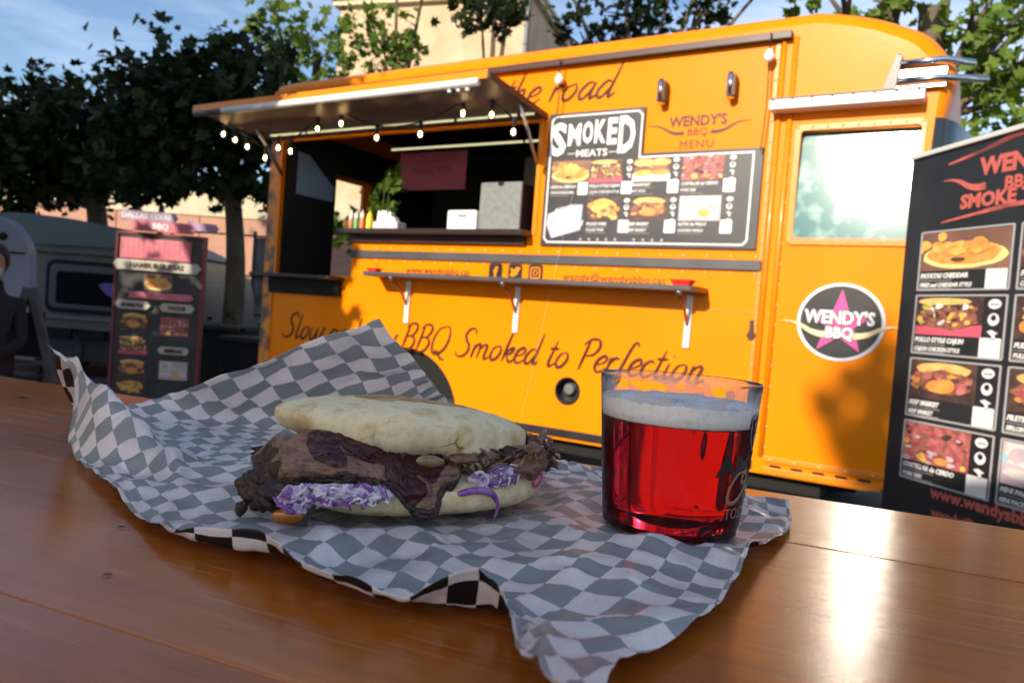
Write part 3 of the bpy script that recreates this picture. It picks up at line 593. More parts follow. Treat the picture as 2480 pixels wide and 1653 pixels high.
def icons(parent, x, z, h, n, mat=None, y=-.004):
    """column of small white allergen pictograms"""
    for k in range(n):
        zz = z-k*h*1.08; r = h*.44; q = k % 3
        if q == 0: p = [(x+r*1.15*cos(2*pi*i/16), zz+r*.8*sin(2*pi*i/16)) for i in range(16)]; MB().prism(p, y-.001, y, [[(x-r*.8, zz+.0), (x+r*.8, zz), (x+r*.8, zz-r*.16), (x-r*.8, zz-r*.16)]]).build('pictogram', PRINTW, parent)
        elif q == 1: MB().prism(circ(x, zz, r, 18), y-.001, y, [circ(x, zz+r*.25, r*.5, 12)]).build('pictogram', PRINTW, parent)
        else: MB().prism([(x-r, zz+r*.5), (x-r*.2, zz+r*.8), (x+r, zz+r*.3), (x+r*.4, zz), (x+r*.7, zz-r*.8), (x, zz-r*.9), (x-r*.1, zz-r*.1)], y-.001, y).build('pictogram', PRINTW, parent)

# ------------------------------------------------------------------ menu board on the truck side
mn = empty('wall_menu', TW(-1.385, -.006, 1.515), TYAW, 'charcoal smoked meats menu board fixed beside the serving hatch', 'menu board')
mw, mh, sx, szp = 1.285, .53, .615, .79
shape = [(0, 0), (mw, 0), (mw, mh), (sx, mh), (sx, szp), (0, szp)]
MB().prism(shape, -.012, 0).build('board', BOARDGREY, mn, bevel=.002)
def notch(x0, z0, x1, z1): return [(x0+.02, z0), (x1-.02, z0), (x1, z0+.02), (x1, z1-.02), (x1-.02, z1), (x0+.02, z1), (x0, z1-.02), (x0, z0+.02)]
li = [(.05, .028), (mw-.075, .028), (mw-.055, .048), (mw-.055, mh-.028), (sx-.02, mh-.028), (sx-.02, szp-.045), (sx-.04, szp-.025), (.05, szp-.025), (.03, szp-.045), (.03, .048)]
lo = [(.045, .018), (mw-.07, .018), (mw-.045, .043), (mw-.045, mh-.018), (sx-.010, mh-.018), (sx-.010, szp-.04), (sx-.035, szp-.015), (.045, szp-.015), (.02, szp-.04), (.02, .043)]
MB().prism(lo, -.0132, -.0122, [li]).build('border_line', PRINTW, mn)
def fit(body, x0, z0, x1, z1, y, mat, parent, name='lettering', **kw):
    o = text(body, (0, 0, 0), .1, mat, parent, name, **kw); me = o.data; xs = [v.co.x for v in me.vertices]; ys = [v.co.y for v in me.vertices]
    for v in me.vertices: v.co.x = (v.co.x-min(xs))/(max(xs)-min(xs))*(x1-x0); v.co.y = (v.co.y-min(ys))/(max(ys)-min(ys))*(z1-z0)
    o.matrix_local = Matrix.Translation((x0, y, z0)) @ Matrix.Rotation(pi/2, 4, 'X'); return o
for ch, x0, z0, x1, z1 in (('S', .022, .535, .128, .735), ('M', .138, .592, .222, .722), ('O', .232, .600, .300, .732), ('K', .310, .600, .382, .736), ('E', .392, .588, .452, .742), ('D', .462, .535, .565, .748)):
    fit(ch, x0, z0, x1, z1, -.0135, PRINTW, mn, bold=.004)
fit('MEATS', .20, .525, .40, .567, -.0135, PRINTW, mn, bold=.002)
for x0 in (.142, .405):
    MB().b2((x0, -.0136, .544), (x0+.055, -.0126, .548)).build('flourish', PRINTW, mn)
cols = [(.045, .275, None), (.30, .505, .545), (.565, .79, .82), (.855, 1.085, 1.13)]
kinds = [['fries', 'pulled', 'cheese', 'ribs'], [None, 'wings', 'burger', 'drink']]
words = [[('AROS de CEBOLLA', 'ONION RINGS BBQ'), ('POLLO STYLE CAJUN', 'CAJUN CHICKEN STYLE'), ('FRANKFURT', 'HOT DOG'), ('COSTILLAR de CERDO', 'PORK RIBS')], [None, ('PULLED PORK', 'PULLED PORK'), ('BEEF BRISKET', 'BEEF BRISKET'), ('ALITAS de POLLO', 'CHICKEN WINGS')]]
for r_ in range(2):
    for c_ in range(4):
        if kinds[r_][c_] is None: continue
        x0, x1, ix = cols[c_]; zt = (.505, .285)[r_]; zb = zt-.135
        if r_ == 0 and c_ == 0: x1 = .30
        food_photo(mn, x0, zb, x1, zt, kinds[r_][c_], 40+r_*4+c_, -.0126)
        if ix: icons(mn, ix, zt-.02, .036, 4 if c_ > 1 else 3, y=-.0125)
        a, b_ = words[r_][c_]
        text(a, (x0, -.0135, zb-.026), .0235, PRINTW, mn, xs=.86, shear=.2, bold=.0008); text(b_, (x0, -.0135, zb-.060), .021, PRINTW, mn, xs=.86, shear=.2, bold=.0005)
        for q in (.036, .071): MB().b2((x0, -.0132, zb-q-.001), (x0+.13, -.0126, zb-q+.001)).build('small_print', PRINTG, mn)
        px = (ix or x1-.03)-.012
        MB().prism(rrect(px-.03, zb-.068, px+.034, zb+.004, .006), -.015, -.0126).build('price_tag', WHITEP, mn)
        text(('8', '9', '9', '14', '9', '8', '9', '7')[r_*4+c_], (px-.01, -.0158, zb-.052), .04, FOOD['fry'], mn, xs=.8)
lt = MB().prism([(.035, .125), (.075, .045), (.265, .095), (.27, .245), (.19, .245), (.04, .19)], -.0145, -.0126).build('name_card', LILAC, mn)
script('All you', (.06, -.0155, .172), .05, PRINTW, mn, r=.004, rise=.28, name='card_lettering'); script('Wendy', (.075, -.0155, .085), .065, PRINTW, mn, r=.005, rise=.22, name='card_lettering')
for k in range(9): MB().prism(circ(.27+k*.055+(.06 if k > 4 else 0), .042, .008, 12), -.0135, -.0126).build('allergen_dot', PRINTG, mn)

# ------------------------------------------------------------------ things on the truck's counters
def at(name, u, d, z, label, cat, group=None): return empty(name, TW(u, d, z), TYAW, label, cat, group)
b = at('insulated_box', -1.715, .17, 1.60, 'tall slate grey delivery box standing on the serving counter', 'box')
MB().b2((-.155, -.16, 0), (.155, .16, .315)).build('body', GREYBOX, b, bevel=.012)
MB().b2((.1555, -.158, .004), (.160, .158, .308)).build('side_panel', M('box_brown', (.12, .05, .035), .6), b)
MB().prism([(-.025, .316), (-.02, .292), (0, .286), (.02, .292), (.025, .316)], -.162, -.1602).build('notch', CHASSIS, b)
b = at('white_crate', -1.985, .08, 1.60, 'small white handled box next to the slate delivery box', 'box')
MB().prism(rrect(-.113, 0, .113, .135, .012), -.09, .09).build('body', M('glossy_white', (.82, .82, .76), .3), b, bevel=.006)
MB().b2((-.035, -.0915, .092), (.035, -.09, .102)).build('handle_slot', CHASSIS, b)
def bottle(u, d, h, r, col, lab, capc=None, grp='sauce bottles on the counter'):
    t = at('sauce_bottle', u, d, 1.60, lab, 'bottle', grp)
    MB().lathe([(0, 0), (r, 0), (r, h*.55), (r*.9, h*.62), (0, h*.63)], 18).build('body', col, t, smooth=radians(40))
    MB().lathe([(r*.85, h*.62), (r*.8, h*.84), (r*.3, h*.86), (r*.2, h), (0, h)], 16).build('cap', capc or WHITEP, t, smooth=radians(40))
YEL = M('mustard_yellow', (.75, .55, .01), .35); GRN = M('sauce_green', (.18, .42, .12), .35); RED = M('sauce_salmon', (.65, .22, .13), .35)
bottle(-2.955, -.05, .085, .016, YEL, 'small yellow sauce bottle at the far end of the bottle row', YEL)
bottle(-2.905, -.055, .125, .018, RED, 'salmon coloured squeeze bottle beside the small yellow one')
bottle(-2.855, -.055, .13, .018, GRN, 'pale green squeeze bottle between two salmon bottles')
bottle(-2.80, -.055, .135, .019, M('sauce_coral', (.66, .19, .09), .35), 'coral squeeze bottle beside the big yellow bottle')
bottle(-2.735, -.05, .13, .026, YEL, 'fat yellow mustard bottle left of the napkin tray', YEL)
t = at('cutlery_tray', -2.58, -.04, 1.60, 'pale tray of white napkins and cutlery on the counter', 'tray')
MB().b2((-.095, -.05, 0), (.125, .05, .05)).build('tray', M('tray_pink', (.68, .55, .58), .4), t, bevel=.008)
for k in range(10):
    x = -.075+k*.018; MB().box((x, rng.uniform(-.02, .02), .075+rng.uniform(-.02, .02)*(1 if k < 6 else .6)-(.0 if k < 6 else .022)), (.022, .05, .075), Matrix.Rotation(rng.uniform(-.35, .35), 3, 'Y')).build('napkin', WHITEP, t, bevel=.005)
for (u, lab, s_) in ((-2.60, 'small red paper boat at the far end of the folding shelf', .045), (-.44, 'red paper boat at the near end of the folding shelf', .06)):
    t = at('food_boat', u, -.12, 1.302, lab, 'food tray', 'red paper boats on the shelf')
    P = [(-.6, -.5), (.6, -.5), (.6, .5), (-.6, .5)]; Q = [(-1, -.7), (1, -.7), (1, .7), (-1, .7)]
    mb = MB(); mb.add([(x*s_, y*s_, .0) for x, y in P]+[(x*s_, y*s_, .55*s_) for x, y in Q], [(0, 1, 2, 3), (0, 4, 5, 1), (1, 5, 6, 2), (2, 6, 7, 3), (3, 7, 4, 0)])
    o = mb.build('boat', M('red_card', (.60, .02, .02), .5), t); sm = o.modifiers.new('thick', 'SOLIDIFY'); sm.thickness = .002
b = at('pink_poster', -2.82, .72, 2.015, 'pink paper sign hanging inside the serving hatch', 'poster'); MB().b2((-.325, 0, 0), (.325, .006, .30)).build('sheet', M('pink_sheet', (.42, .10, .17), .6, var=(4, (.34, .07, .13), .4, .7)), b)
text('THANK YOU', (-.22, -.002, .13), .07, M('poster_ink', (.2, .04, .08), .6), b)
b = at('wall_photo', -1.89, .72, 2.01, 'dim framed notice on the kitchen wall inside the truck', 'notice'); MB().b2((-.085, 0, 0), (.085, .006, .22)).build('sheet', M('dim_sheet', (.10, .09, .07), .6), b)
b = at('blue_curtain', -3.688, .34, 1.90, 'pale blue cloth hanging at the rear corner inside the truck', 'curtain'); MB().add([(.0, -.2, 0), (.0, .2, .0), (.0, .2, .12), (0, -.08, .32), (0, -.2, .33)], [(0, 1, 2, 3, 4)]).build('cloth', M('blue_cloth', (.22, .34, .55), .7), b)

# ------------------------------------------------------------------ string lights
sl = empty('string_lights', TW(-2.6, -.35, 2.35), TYAW, 'black festoon cord with small warm bulbs strung under the awning', 'string lights')
bul = [(-3.955, 2.256), (-3.819, 2.206), (-3.681, 2.149), (-3.485, 2.062), (-3.357, 2.126), (-3.233, 2.096), (-2.986, 2.234), (-2.772, 2.255), (-2.453, 2.145), (-2.101, 2.147), (-1.789, 2.249), (-1.584, 2.227), (-1.427, 2.119)]
cordp = []
for i, (u, z) in enumerate(bul):
    cordp.append((u+2.6, 0, z+.075-2.35))
    if i == 6: cordp.append((-2.88+2.6, 0, 2.315-2.35))
    if i == 10: cordp.append((-1.69+2.6, 0, 2.325-2.35))
MB().tube(spline(cordp, 5), .006, 6).build('cord', CORD, sl, smooth=True)
def bulb(par, x, y, z, s=1, up=True):
    sk = MB().lathe([(0, .085*s), (.012*s, .085*s), (.013*s, .035*s), (.010*s, .03*s), (0, .03*s)], 12, (x, y, z)).build('socket', CORD, par, smooth=radians(40))
    MB().lathe([(0, .032*s), (.011*s, .03*s), (.019*s, .012*s), (.022*s, 0), (.019*s, -.014*s), (.008*s, -.023*s), (0, -.025*s)], 16, (x, y, z)).build('bulb', BULBG, par, smooth=True)
    MB().lathe([(0, .018*s), (.006*s, .012*s), (.0085*s, 0), (.006*s, -.01*s), (0, -.013*s)], 10, (x, y, z)).build('filament', BULBGLOW, par, smooth=True)
for u, z in bul: bulb(sl, u+2.6, 0, z-2.35)
for (u, z, lab, zb) in ((-1.317, 2.497, 'frosted bulb hanging on a cord from the gutter over the menu board', 2.27), (-.104, 2.5, 'frosted bulb hanging on a cord from the gutter beside the cab seam', 2.02)):
    t = at('hanging_bulb', u, -.06, z, lab, 'light bulb', 'bulbs hung from the gutter rail')
    MB().tube([(0, 0, .115), (.002, 0, .06), (0, 0, .03)], .004, 6).build('cord', CORD, t)
    MB().lathe([(0, .035), (.012, .03), (.024, .006), (.026, -.008), (.018, -.028), (0, -.034)], 18).build('bulb', M('frosted_bulb', (.86, .86, .84), .25), t, smooth=True)
    MB().tube(spline([(0, 0, -.03), (.006, .005, (zb-z)*.5), (-.006, .01, zb-z)], 4), .0035, 6).build('cord', CORD, t)

# ------------------------------------------------------------------ menu stand on the right
bs = empty('menu_stand', (1.473, 2.9, 0), atan2(-.957, .29), 'tall black printed menu stand leaning beside the truck cab', 'menu stand')
MB().prism([(0, .26), (1.0, .26), (1.0, 1.84), (0, 1.788)], 0, .018).build('panel', CARDBLK, bs, bevel=.003)
MB().box((.5, -.002, 1.815), (1.0, .026, .018), Matrix.Rotation(radians(-3), 3, 'Y')).build('top_rail', M('rail_pale_grey', (.55, .55, .54), .4), bs, bevel=.003)
for x in (.04, .96): MB().box((x, .01, .13), (.03, .03, .27)).build('leg', BLACKP, bs, bevel=.003)
for x in (.05, .95):
    MB().tube([(x, .03, 1.1), (x-.02, .52, .02)], .022, 4).build('rear_strut', M('strut_dark_grey', (.06, .065, .07), .4), bs)
def streak(pts, th, name='brush_stroke'):
    c = spline([Vector(p) for p in pts], 6); n = len(c); up = []; dn = []; r = random.Random(5)
    for i, p in enumerate(c):
        h = th*(.25+.75*min(1, i/(n*.6)))*(1+.18*r.uniform(-1, 1)); up.append((p.x, p.y+h)); dn.append((p.x, p.y-h))
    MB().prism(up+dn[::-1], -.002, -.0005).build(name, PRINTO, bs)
streak([(.17, 1.738), (.30, 1.762), (.45, 1.795), (.62, 1.80), (.80, 1.79)], .011); streak([(.16, 1.53), (.30, 1.548), (.45, 1.565), (.65, 1.565)], .008)
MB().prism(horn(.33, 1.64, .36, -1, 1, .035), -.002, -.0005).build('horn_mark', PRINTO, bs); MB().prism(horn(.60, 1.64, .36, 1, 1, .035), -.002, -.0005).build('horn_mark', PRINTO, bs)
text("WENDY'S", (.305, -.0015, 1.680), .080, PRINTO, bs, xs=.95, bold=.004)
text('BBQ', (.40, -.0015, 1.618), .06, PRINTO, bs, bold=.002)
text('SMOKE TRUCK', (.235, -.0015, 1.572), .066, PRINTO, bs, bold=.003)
CW = [('fries', 'PATATAS CHEDDAR', 'FRIES and CHEDDAR STYLE'), ('pulled', 'POLLO STYLE CAJUN', 'CAJUN CHICKEN STYLE'), ('burger', 'BEEF BRISKET', 'BEEF BRISKET'), ('ribs', 'COSTILLAR de CERDO', 'PORK RIBS')]
CW2 = [('wings', 'FRITOS de POLLO', 'CHICKEN BITES'), ('wings', 'PULLED PORK', 'PULLED PORK'), ('burger', 'FILETE', 'SIRLOIN'), ('drink', 'MINI PACK', 'MINI PACK')]
for c_, (X0, X1, cw) in enumerate(((.078, .455, CW), (.478, .86, CW2))):
    for r_, (k, a, b_) in enumerate(cw):
        zt = 1.502-r_*.2325; zb = zt-.218
        card = MB().prism(rrect(X0, zb, X1, zt, .006), -.0035, -.0005, [rrect(X0+.006, zb+.006, X1-.006, zt-.006, .004)]).build('menu_card', PRINTG, bs)
        full = (r_ == 0 and c_ == 0)
        food_photo(card, X0+.009, zb+.072, X1-(.009 if full else .088), zt-.008, k, 70+r_+c_*9, -.0015)
        if not full: icons(card, X1-.047, zt-.032, .048, 3, y=-.0012)
        text(a, (X0+.012, -.002, zb+.046), .0235, PRINTW, card, shear=.22, bold=.0012, xs=.94); text(b_, (X0+.012, -.002, zb+.014), .0205, PRINTW, card, shear=.22, bold=.0008, xs=.9)
        for q in (.037, .009): MB().b2((X0+.012, -.0016, zb+q-.0012), (X0+.15, -.001, zb+q+.0012)).build('small_print', PRINTG, card)
        MB().prism(rrect(X1-.092, zb+.004, X1-.012, zb+.072, .004), -.0022, -.0008).build('price_tag', PRINTW, card)
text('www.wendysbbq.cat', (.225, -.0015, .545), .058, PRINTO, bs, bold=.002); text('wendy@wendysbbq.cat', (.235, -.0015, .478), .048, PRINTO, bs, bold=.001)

# ------------------------------------------------------------------ tall sign on the left
ts = empty('totem_sign', (-3.45, 6.5, 0), radians(4), 'tall totem sign with stacked wooden arrows and red trim by the tree trunk', 'sign')
TRED = M('sign_red', (.20, .03, .045), .5); TPK = M('sign_pink', (.66, .20, .24), .55, var=(14, (.56, .13, .18), .4, .7)); TLIL = M('sign_lilac', (.42, .28, .42), .55); TGR = M('sign_slate', (.035, .036, .036), .6, var=(4, (.06, .06, .06), .4, .7)); TPAL = M('sign_pale', (.50, .47, .40), .6)
MB().b2((0, 0, .12), (.73, .05, 1.53)).build('panel', TGR, ts, bevel=.004)
for x in (0, .73): MB().b2((x-.012, -.012, .1), (x+.012, .06, 1.55)).build('edge_trim', TRED, ts, bevel=.003)
MB().b2((-.012, -.014, 1.532), (.742, .06, 1.556)).build('top_trim', TRED, ts, bevel=.003)
for x in (.1, .63): MB().b2((x-.02, .01, 0), (x+.02, .04, .12)).build('foot', BLACKP, ts)
def arrow(x0, z0, x1, z1, mat, both=False, back=0, y=-.02, rot=0, txt=None, tcol=None, ts_=.05):
    h = (z1-z0)/2; L = [(x0-(h*.8 if both else -h*.5), z0+h), (x0, z0), (x1, z0), (x1+h*.8, z0+h), (x1, z1), (x0, z1)]
    o = MB().prism(L, y-.012, y+.012).build('arrow_board', mat, ts, bevel=.003); o.rotation_euler = (0, rot, 0)
    if txt: text(txt, ((x0+x1)/2, y-.0135, z0+h*.55), ts_, tcol or PRINTW, o, align='CENTER', bold=.003, name='arrow_lettering')
arrow(.02, 1.65, .47, 1.735, TLIL, txt='DALLAS TEXAS', ts_=.062); arrow(.50, 1.635, .74, 1.705, TLIL, rot=.05)
arrow(.10, 1.565, .63, 1.655, TPK, txt='BBQ', ts_=.07); MB().b2((.33, -.005, 1.54), (.37, .02, 1.80)).build('arrow_post', BLACKP, ts)
MB().b2((.04, -.03, 1.325), (.63, -.002, 1.50)).build('header_board', TPK, ts, bevel=.004)
for k in range(13): MB().b2((.06+k*.043, -.032, 1.34), (.064+k*.043, -.0305, 1.485)).build('plank_joint', M('joint_red', (.50, .12, .16), .6) if k == 0 else bpy.data.materials['joint_red'], ts)
arrow(.02, 1.225, .69, 1.315, TPAL, True, txt='HAMBURGUESAS', tcol=LETTER, ts_=.06)
food_photo(ts, .24, 1.06, .48, 1.205, 'fries', 90, -.004)
arrow(.12, .985, .65, 1.045, TPK, txt=None)
arrow(.05, .89, .29, .965, TPAL, True, txt='BURRITOS', tcol=LETTER, ts_=.04); arrow(.42, .885, .66, .96, TPAL, True, txt='TACOS', tcol=LETTER, ts_=.045)
for q, (x, z, k) in enumerate(((.06, .70, 'burger'), (.40, .68, 'ribs'), (.06, .50, 'pulled'), (.06, .30, 'burger'), (.41, .30, 'drink'), (.06, .15, 'wings'))): food_photo(ts, x, z, x+.24, z+(.16 if z > .2 else .13), k, 91+q, -.004)
arrow(.42, .52, .64, .585, TPAL, True, txt='BEBIDAS', tcol=LETTER, ts_=.04)

# ------------------------------------------------------------------ caravan, trailer, seated person, easel
cv = empty('caravan', (-4.75, 8.6, 0), radians(-4), 'old two tone caravan with a long black rimmed window parked in the shade', 'caravan')
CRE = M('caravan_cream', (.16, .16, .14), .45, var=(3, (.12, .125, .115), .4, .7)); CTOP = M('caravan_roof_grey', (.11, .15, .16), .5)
prof = [(-1.75, .55), (-1.8, 1.2), (-1.6, 1.62), (-1.2, 1.78), (-.7, 1.79), (-.1, 1.74), (.35, 1.62), (.75, 1.42), (.95, 1.15), (.98, .75), (.9, .55)]
pr = [(p.x, p.y) for p in spline([Vector(p) for p in prof], 4)]
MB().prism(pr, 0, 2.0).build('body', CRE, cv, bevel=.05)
pts = [p for p in pr if p[1] > 1.42]
rp = MB(); rp.prism([(x*1.004, z+.03) for x, z in pts], -.03, 2.03); rp.build('roof', CTOP, cv, bevel=.03)
MB().b2((-1.7, -.035, 1.40), (.74, -.005, 1.44)).build('roof_gutter', M('gutter_olive', (.13, .12, .08), .5), cv, bevel=.008)
MB().prism(rrect(-.62, .73, .55, 1.33, .09), -.02, -.001).build('window_seal', CHASSIS, cv, bevel=.004)
MB().prism(rrect(-.57, .78, .50, 1.28, .07), -.028, -.0205, [rrect(-.49, .83, .42, 1.20, .05)]).build('window_frame', M('window_frame_grey', (.10, .105, .105), .4), cv, bevel=.004)
MB().prism(rrect(-.49, .83, .42, 1.20, .05), -.024, -.0205).build('window_pane', M('caravan_glass', (.008, .009, .011), .2, spec=.12), cv)
MB().prism([(.02, 1.08), (.10, 1.10), (.30, 1.10), (.45, 1.09), (.45, .84), (.30, .87), (.12, .97), (.05, 1.03)], -.034, -.0285).build('round_sticker', M('sticker_violet', (.16, .10, .42), .5), cv)
for z in (.66, .58): MB().b2((-1.72, -.02, z), (.96, -.001, z+.03)).build('trim_line', M('trim_grey', (.20, .21, .22), .4), cv) if z > .6 else None
MB().b2((-1.7, .05, .18), (.85, 1.9, .56)).build('skirt', M('skirt_dark', (.04, .045, .045), .6), cv, bevel=.01)
for x in (-.6, -.2): MB().b2((x, -.01, .44), (x+.3, .049, .55)).build('locker', CHASSIS, cv)
MB().lathe([(.14, -.09), (.27, -.09), (.30, -.05), (.30, .09), (0, .09)], 24, (-.45, .12, .30), 'Y').build('wheel', RUBBER, cv, smooth=radians(40))
tl = empty('teardrop_trailer', (-5.20, 7.0, 0), radians(6), 'white round topped trailer end at the left edge beside the caravan', 'trailer')
tp = [(-.6, .35), (-.6, 1.40), (-.52, 1.55), (-.2, 1.64), (.25, 1.65), (.48, 1.58), (.60, 1.42), (.64, 1.2), (.645, .44), (.60, .35)]
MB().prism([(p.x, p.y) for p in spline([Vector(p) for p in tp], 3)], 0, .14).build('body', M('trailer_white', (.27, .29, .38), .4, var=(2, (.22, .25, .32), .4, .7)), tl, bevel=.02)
MB().b2((-.6, -.006, 1.305), (.60, 0, 1.325)).build('seam', CHASSIS, tl); MB().b2((-.6, -.006, .42), (.635, 0, .62)).build('lower_band', M('band_teal', (.10, .19, .20), .5), tl)
MB().lathe([(.0, -.03), (.035, -.02), (.04, 0)], 14, (.40, 0, 1.46), 'Y').build('marker_lamp', CHASSIS, tl, smooth=True)
MB().lathe([(.14, -.05), (.23, -.05), (.25, 0), (0, .05)], 20, (.1, -.02, .25), 'Y').build('wheel', RUBBER, tl, smooth=radians(40))
# seated person (left edge)
pe = empty('person', (-3.37, 4.9, -.03), radians(18), 'dark haired person in a pale blue face mask seated at the left edge', 'person')
pe.scale = (.72, 1, 1)
SKIN = M('skin', (.30, .17, .11), .5); CLOTH = M('dark_clothes', (.010, .010, .013), .9, bump=(40, .4))
def skin_body(name, joints, edges, mat, par, sub=2):
    me = bpy.data.meshes.new(name); me.from_pydata([j[:3] for j in joints], edges, []); o = bpy.data.objects.new(name, me); COL.objects.link(o)
    sm = o.modifiers.new('skin', 'SKIN'); me.skin_vertices.new() if not me.skin_vertices else None
    for i, j in enumerate(joints): me.skin_vertices[0].data[i].radius = (j[3], j[4] if len(j) > 4 else j[3]); me.skin_vertices[0].data[i].use_root = (i == 0)
    ss = o.modifiers.new('sub', 'SUBSURF'); ss.levels = sub; ss.render_levels = sub; me.materials.append(mat); o.parent = par; return o
J = [(0, 0, .50, .15, .12), (0, .0, .68, .15, .11), (0, -.01, .88, .18, .11), (0, 0, 1.0, .08, .07), (0, 0, 1.05, .055), (0, -.02, 1.10, .06),
     (.19, 0, .94, .06), (.25, -.06, .70, .045), (.14, -.28, .62, .035), (.10, -.36, .63, .03), (-.19, 0, .94, .06), (-.25, -.06, .70, .045), (-.14, -.28, .62, .035), (-.10, -.36, .63, .03),
     (.10, -.05, .48, .09), (.13, -.45, .48, .07), (.13, -.47, .08, .045), (.13, -.58, .04, .04), (-.10, -.05, .48, .09), (-.13, -.45, .48, .07), (-.13, -.47, .08, .045), (-.13, -.58, .04, .04)]
E_ = [(0, 1), (1, 2), (2, 3), (3, 4), (4, 5), (2, 6), (6, 7), (7, 8), (8, 9), (2, 10), (10, 11), (11, 12), (12, 13), (0, 14), (14, 15), (15, 16), (16, 17), (0, 18), (18, 19), (19, 20), (20, 21)]
skin_body('body', J, E_, CLOTH, pe)
def ell(c, r, n=20, m=14, f=None):
    P = []
    for i in range(n):
        for j in range(m):
            a = 2*pi*i/n; t = pi*j/(m-1); v = Vector((cos(a)*sin(t), sin(a)*sin(t), cos(t)))
            k = f(v) if f else 1; P.append((c[0]+v.x*r[0]*k, c[1]+v.y*r[1]*k, c[2]+v.z*r[2]*k))
    return MB().grid(P, n, m, True)
hd_ = ell((0, -.03, 1.19), (.075, .095, .115)); hd_.add(*[ell((0, -.125, 1.185), (.013, .02, .022), 8, 6).v, ell((0, -.125, 1.185), (.013, .02, .022), 8, 6).f]); hd_.build('head', SKIN, pe, smooth=True)
for s_ in (-1, 1): ell((s_*.03, -.118, 1.21), (.012, .008, .007), 8, 6).build('eye', CHASSIS, pe, smooth=True)
ell((0, 0, 1.225), (.092, .105, .105), f=lambda v: 1+.06*mnoise.noise(v*4) if v.y > -.35 or v.z > .35 else .80).build('hair', M('dark_hair', (.012, .010, .009), .6, bump=(60, .5)), pe, smooth=True)
ell((0, -.06, 1.145), (.073, .078, .06), f=lambda v: 1 if v.y < .2 else .85).build('face_mask', M('mask_blue', (.30, .42, .55), .8), pe, smooth=True)
for s_ in (-1, 1): ell((s_*.10, -.41, .635), (.028, .05, .018), 10, 8).build('hand', SKIN, pe, smooth=True)
ch = empty('patio_chair', (-3.37, 4.95, 0), radians(18), 'dark metal chair under the masked person at the left edge', 'chair')
MB().b2((-.22, -.25, .40), (.22, .2, .425)).build('seat', CHASSIS, ch, bevel=.005); MB().b2((-.21, .19, .55), (.21, .21, .85)).build('backrest', CHASSIS, ch, bevel=.005)
for x in (-.2, .2):
    for y in (-.23, .2): MB().tube([(x, y, 0), (x, y, .41 if y < 0 else .86)], .012, 8).build('leg', CHASSIS, ch)
ez = empty('easel_board', (-3.02, 5.2, 0), radians(12), 'dark slanting easel board beside the seated person', 'easel')
EZ = M('easel_wood_grey', (.085, .085, .09), .7, var=(9, (.05, .05, .055), .4, .7))
for a, b_ in (((-.28, 0, 1.02), (-.02, 0, 0)), ((-.30, 0, 1.02), (-.60, 0, 0)), ((-.29, .03, 1.0), (-.29, .45, 0))): MB().tube([a, b_], .035, 4).build('leg', EZ, ez)
MB().b2((-.46, -.02, .5), (-.13, .0, .53)).build('ledge', EZ, ez); 
# low dark planters and barrels in front of the far wall
for (x, y, h, lab) in ((-2.55, 7.6, .62, 'low dark planter box right of the tall sign'), (-3.05, 8.0, .70, 'taller dark planter box at the foot of the big tree')):
    p = empty('planter_box', (x, y, 0), radians(-8), lab, 'planter', 'dark planters by the tree')
    MB().b2((-.26, -.26, 0), (.26, .26, h)).build('box', CHASSIS, p, bevel=.015); MB().b2((-.29, -.29, h), (.29, .29, h+.05)).build('rim', M('planter_rim', (.02, .02, .02), .7), p, bevel=.008)
    mb = MB(); leaves(mb, [(0, 0, h+.12, .22, .22, .1)], 260, .06, 51); mb.build('foliage', LEAF_SHADE, p, fix=False)
hp = at('herb_pot', -2.70, .06, 1.60, 'bright green herb plant in a small pot behind the yellow mustard bottle', 'potted plant')
MB().lathe([(0, 0), (.045, 0), (.058, .075), (.052, .075), (.045, .06), (0, .06)], 20).build('pot', M('pot_terracotta', (.30, .11, .05), .7), hp, smooth=radians(40))
mb = MB()
for dx, dy, h in ((-.03, 0, .22), (.02, .02, .34), (.06, -.01, .42), (-.10, .0, .20), (.0, -.02, .28)): mb.tube(spline([(0, 0, .05), (dx*.4, dy, h*.5), (dx, dy, h)], 4), .003, 5)
mb.build('stem', LEAF_SUN, hp); mb = MB(); leaves(mb, [(.06, 0, .40, .05, .05, .07), (.03, 0, .28, .07, .06, .09), (.0, 0, .16, .09, .07, .07), (-.08, 0, .17, .08, .05, .05), (-.13, 0, .26, .04, .04, .03)], 2600, .055, 77); mb.build('foliage', LEAF_SUN, hp, fix=False)
sb_ = empty('leafy_shrub', (-1.55, 8.0, 0), 0, 'bright leafy shrub seen through the rear of the truck', 'shrub')
mb = MB(); mb.tube(spline([(0, 0, 0), (.05, 0, 1.2), (0, 0, 2.2)], 4), .03, 7); mb.build('stem', BARK, sb_); mb = MB(); leaves(mb, [(.12, 0, 2.1, .16, .2, .32), (.14, 0, 2.5, .12, .2, .22), (-.05, 0, 1.95, .2, .25, .2), (-.3, 0, 1.8, .2, .2, .15)], 420, .12, 52); mb.build('foliage', LEAF_SUN, sb_, fix=False)
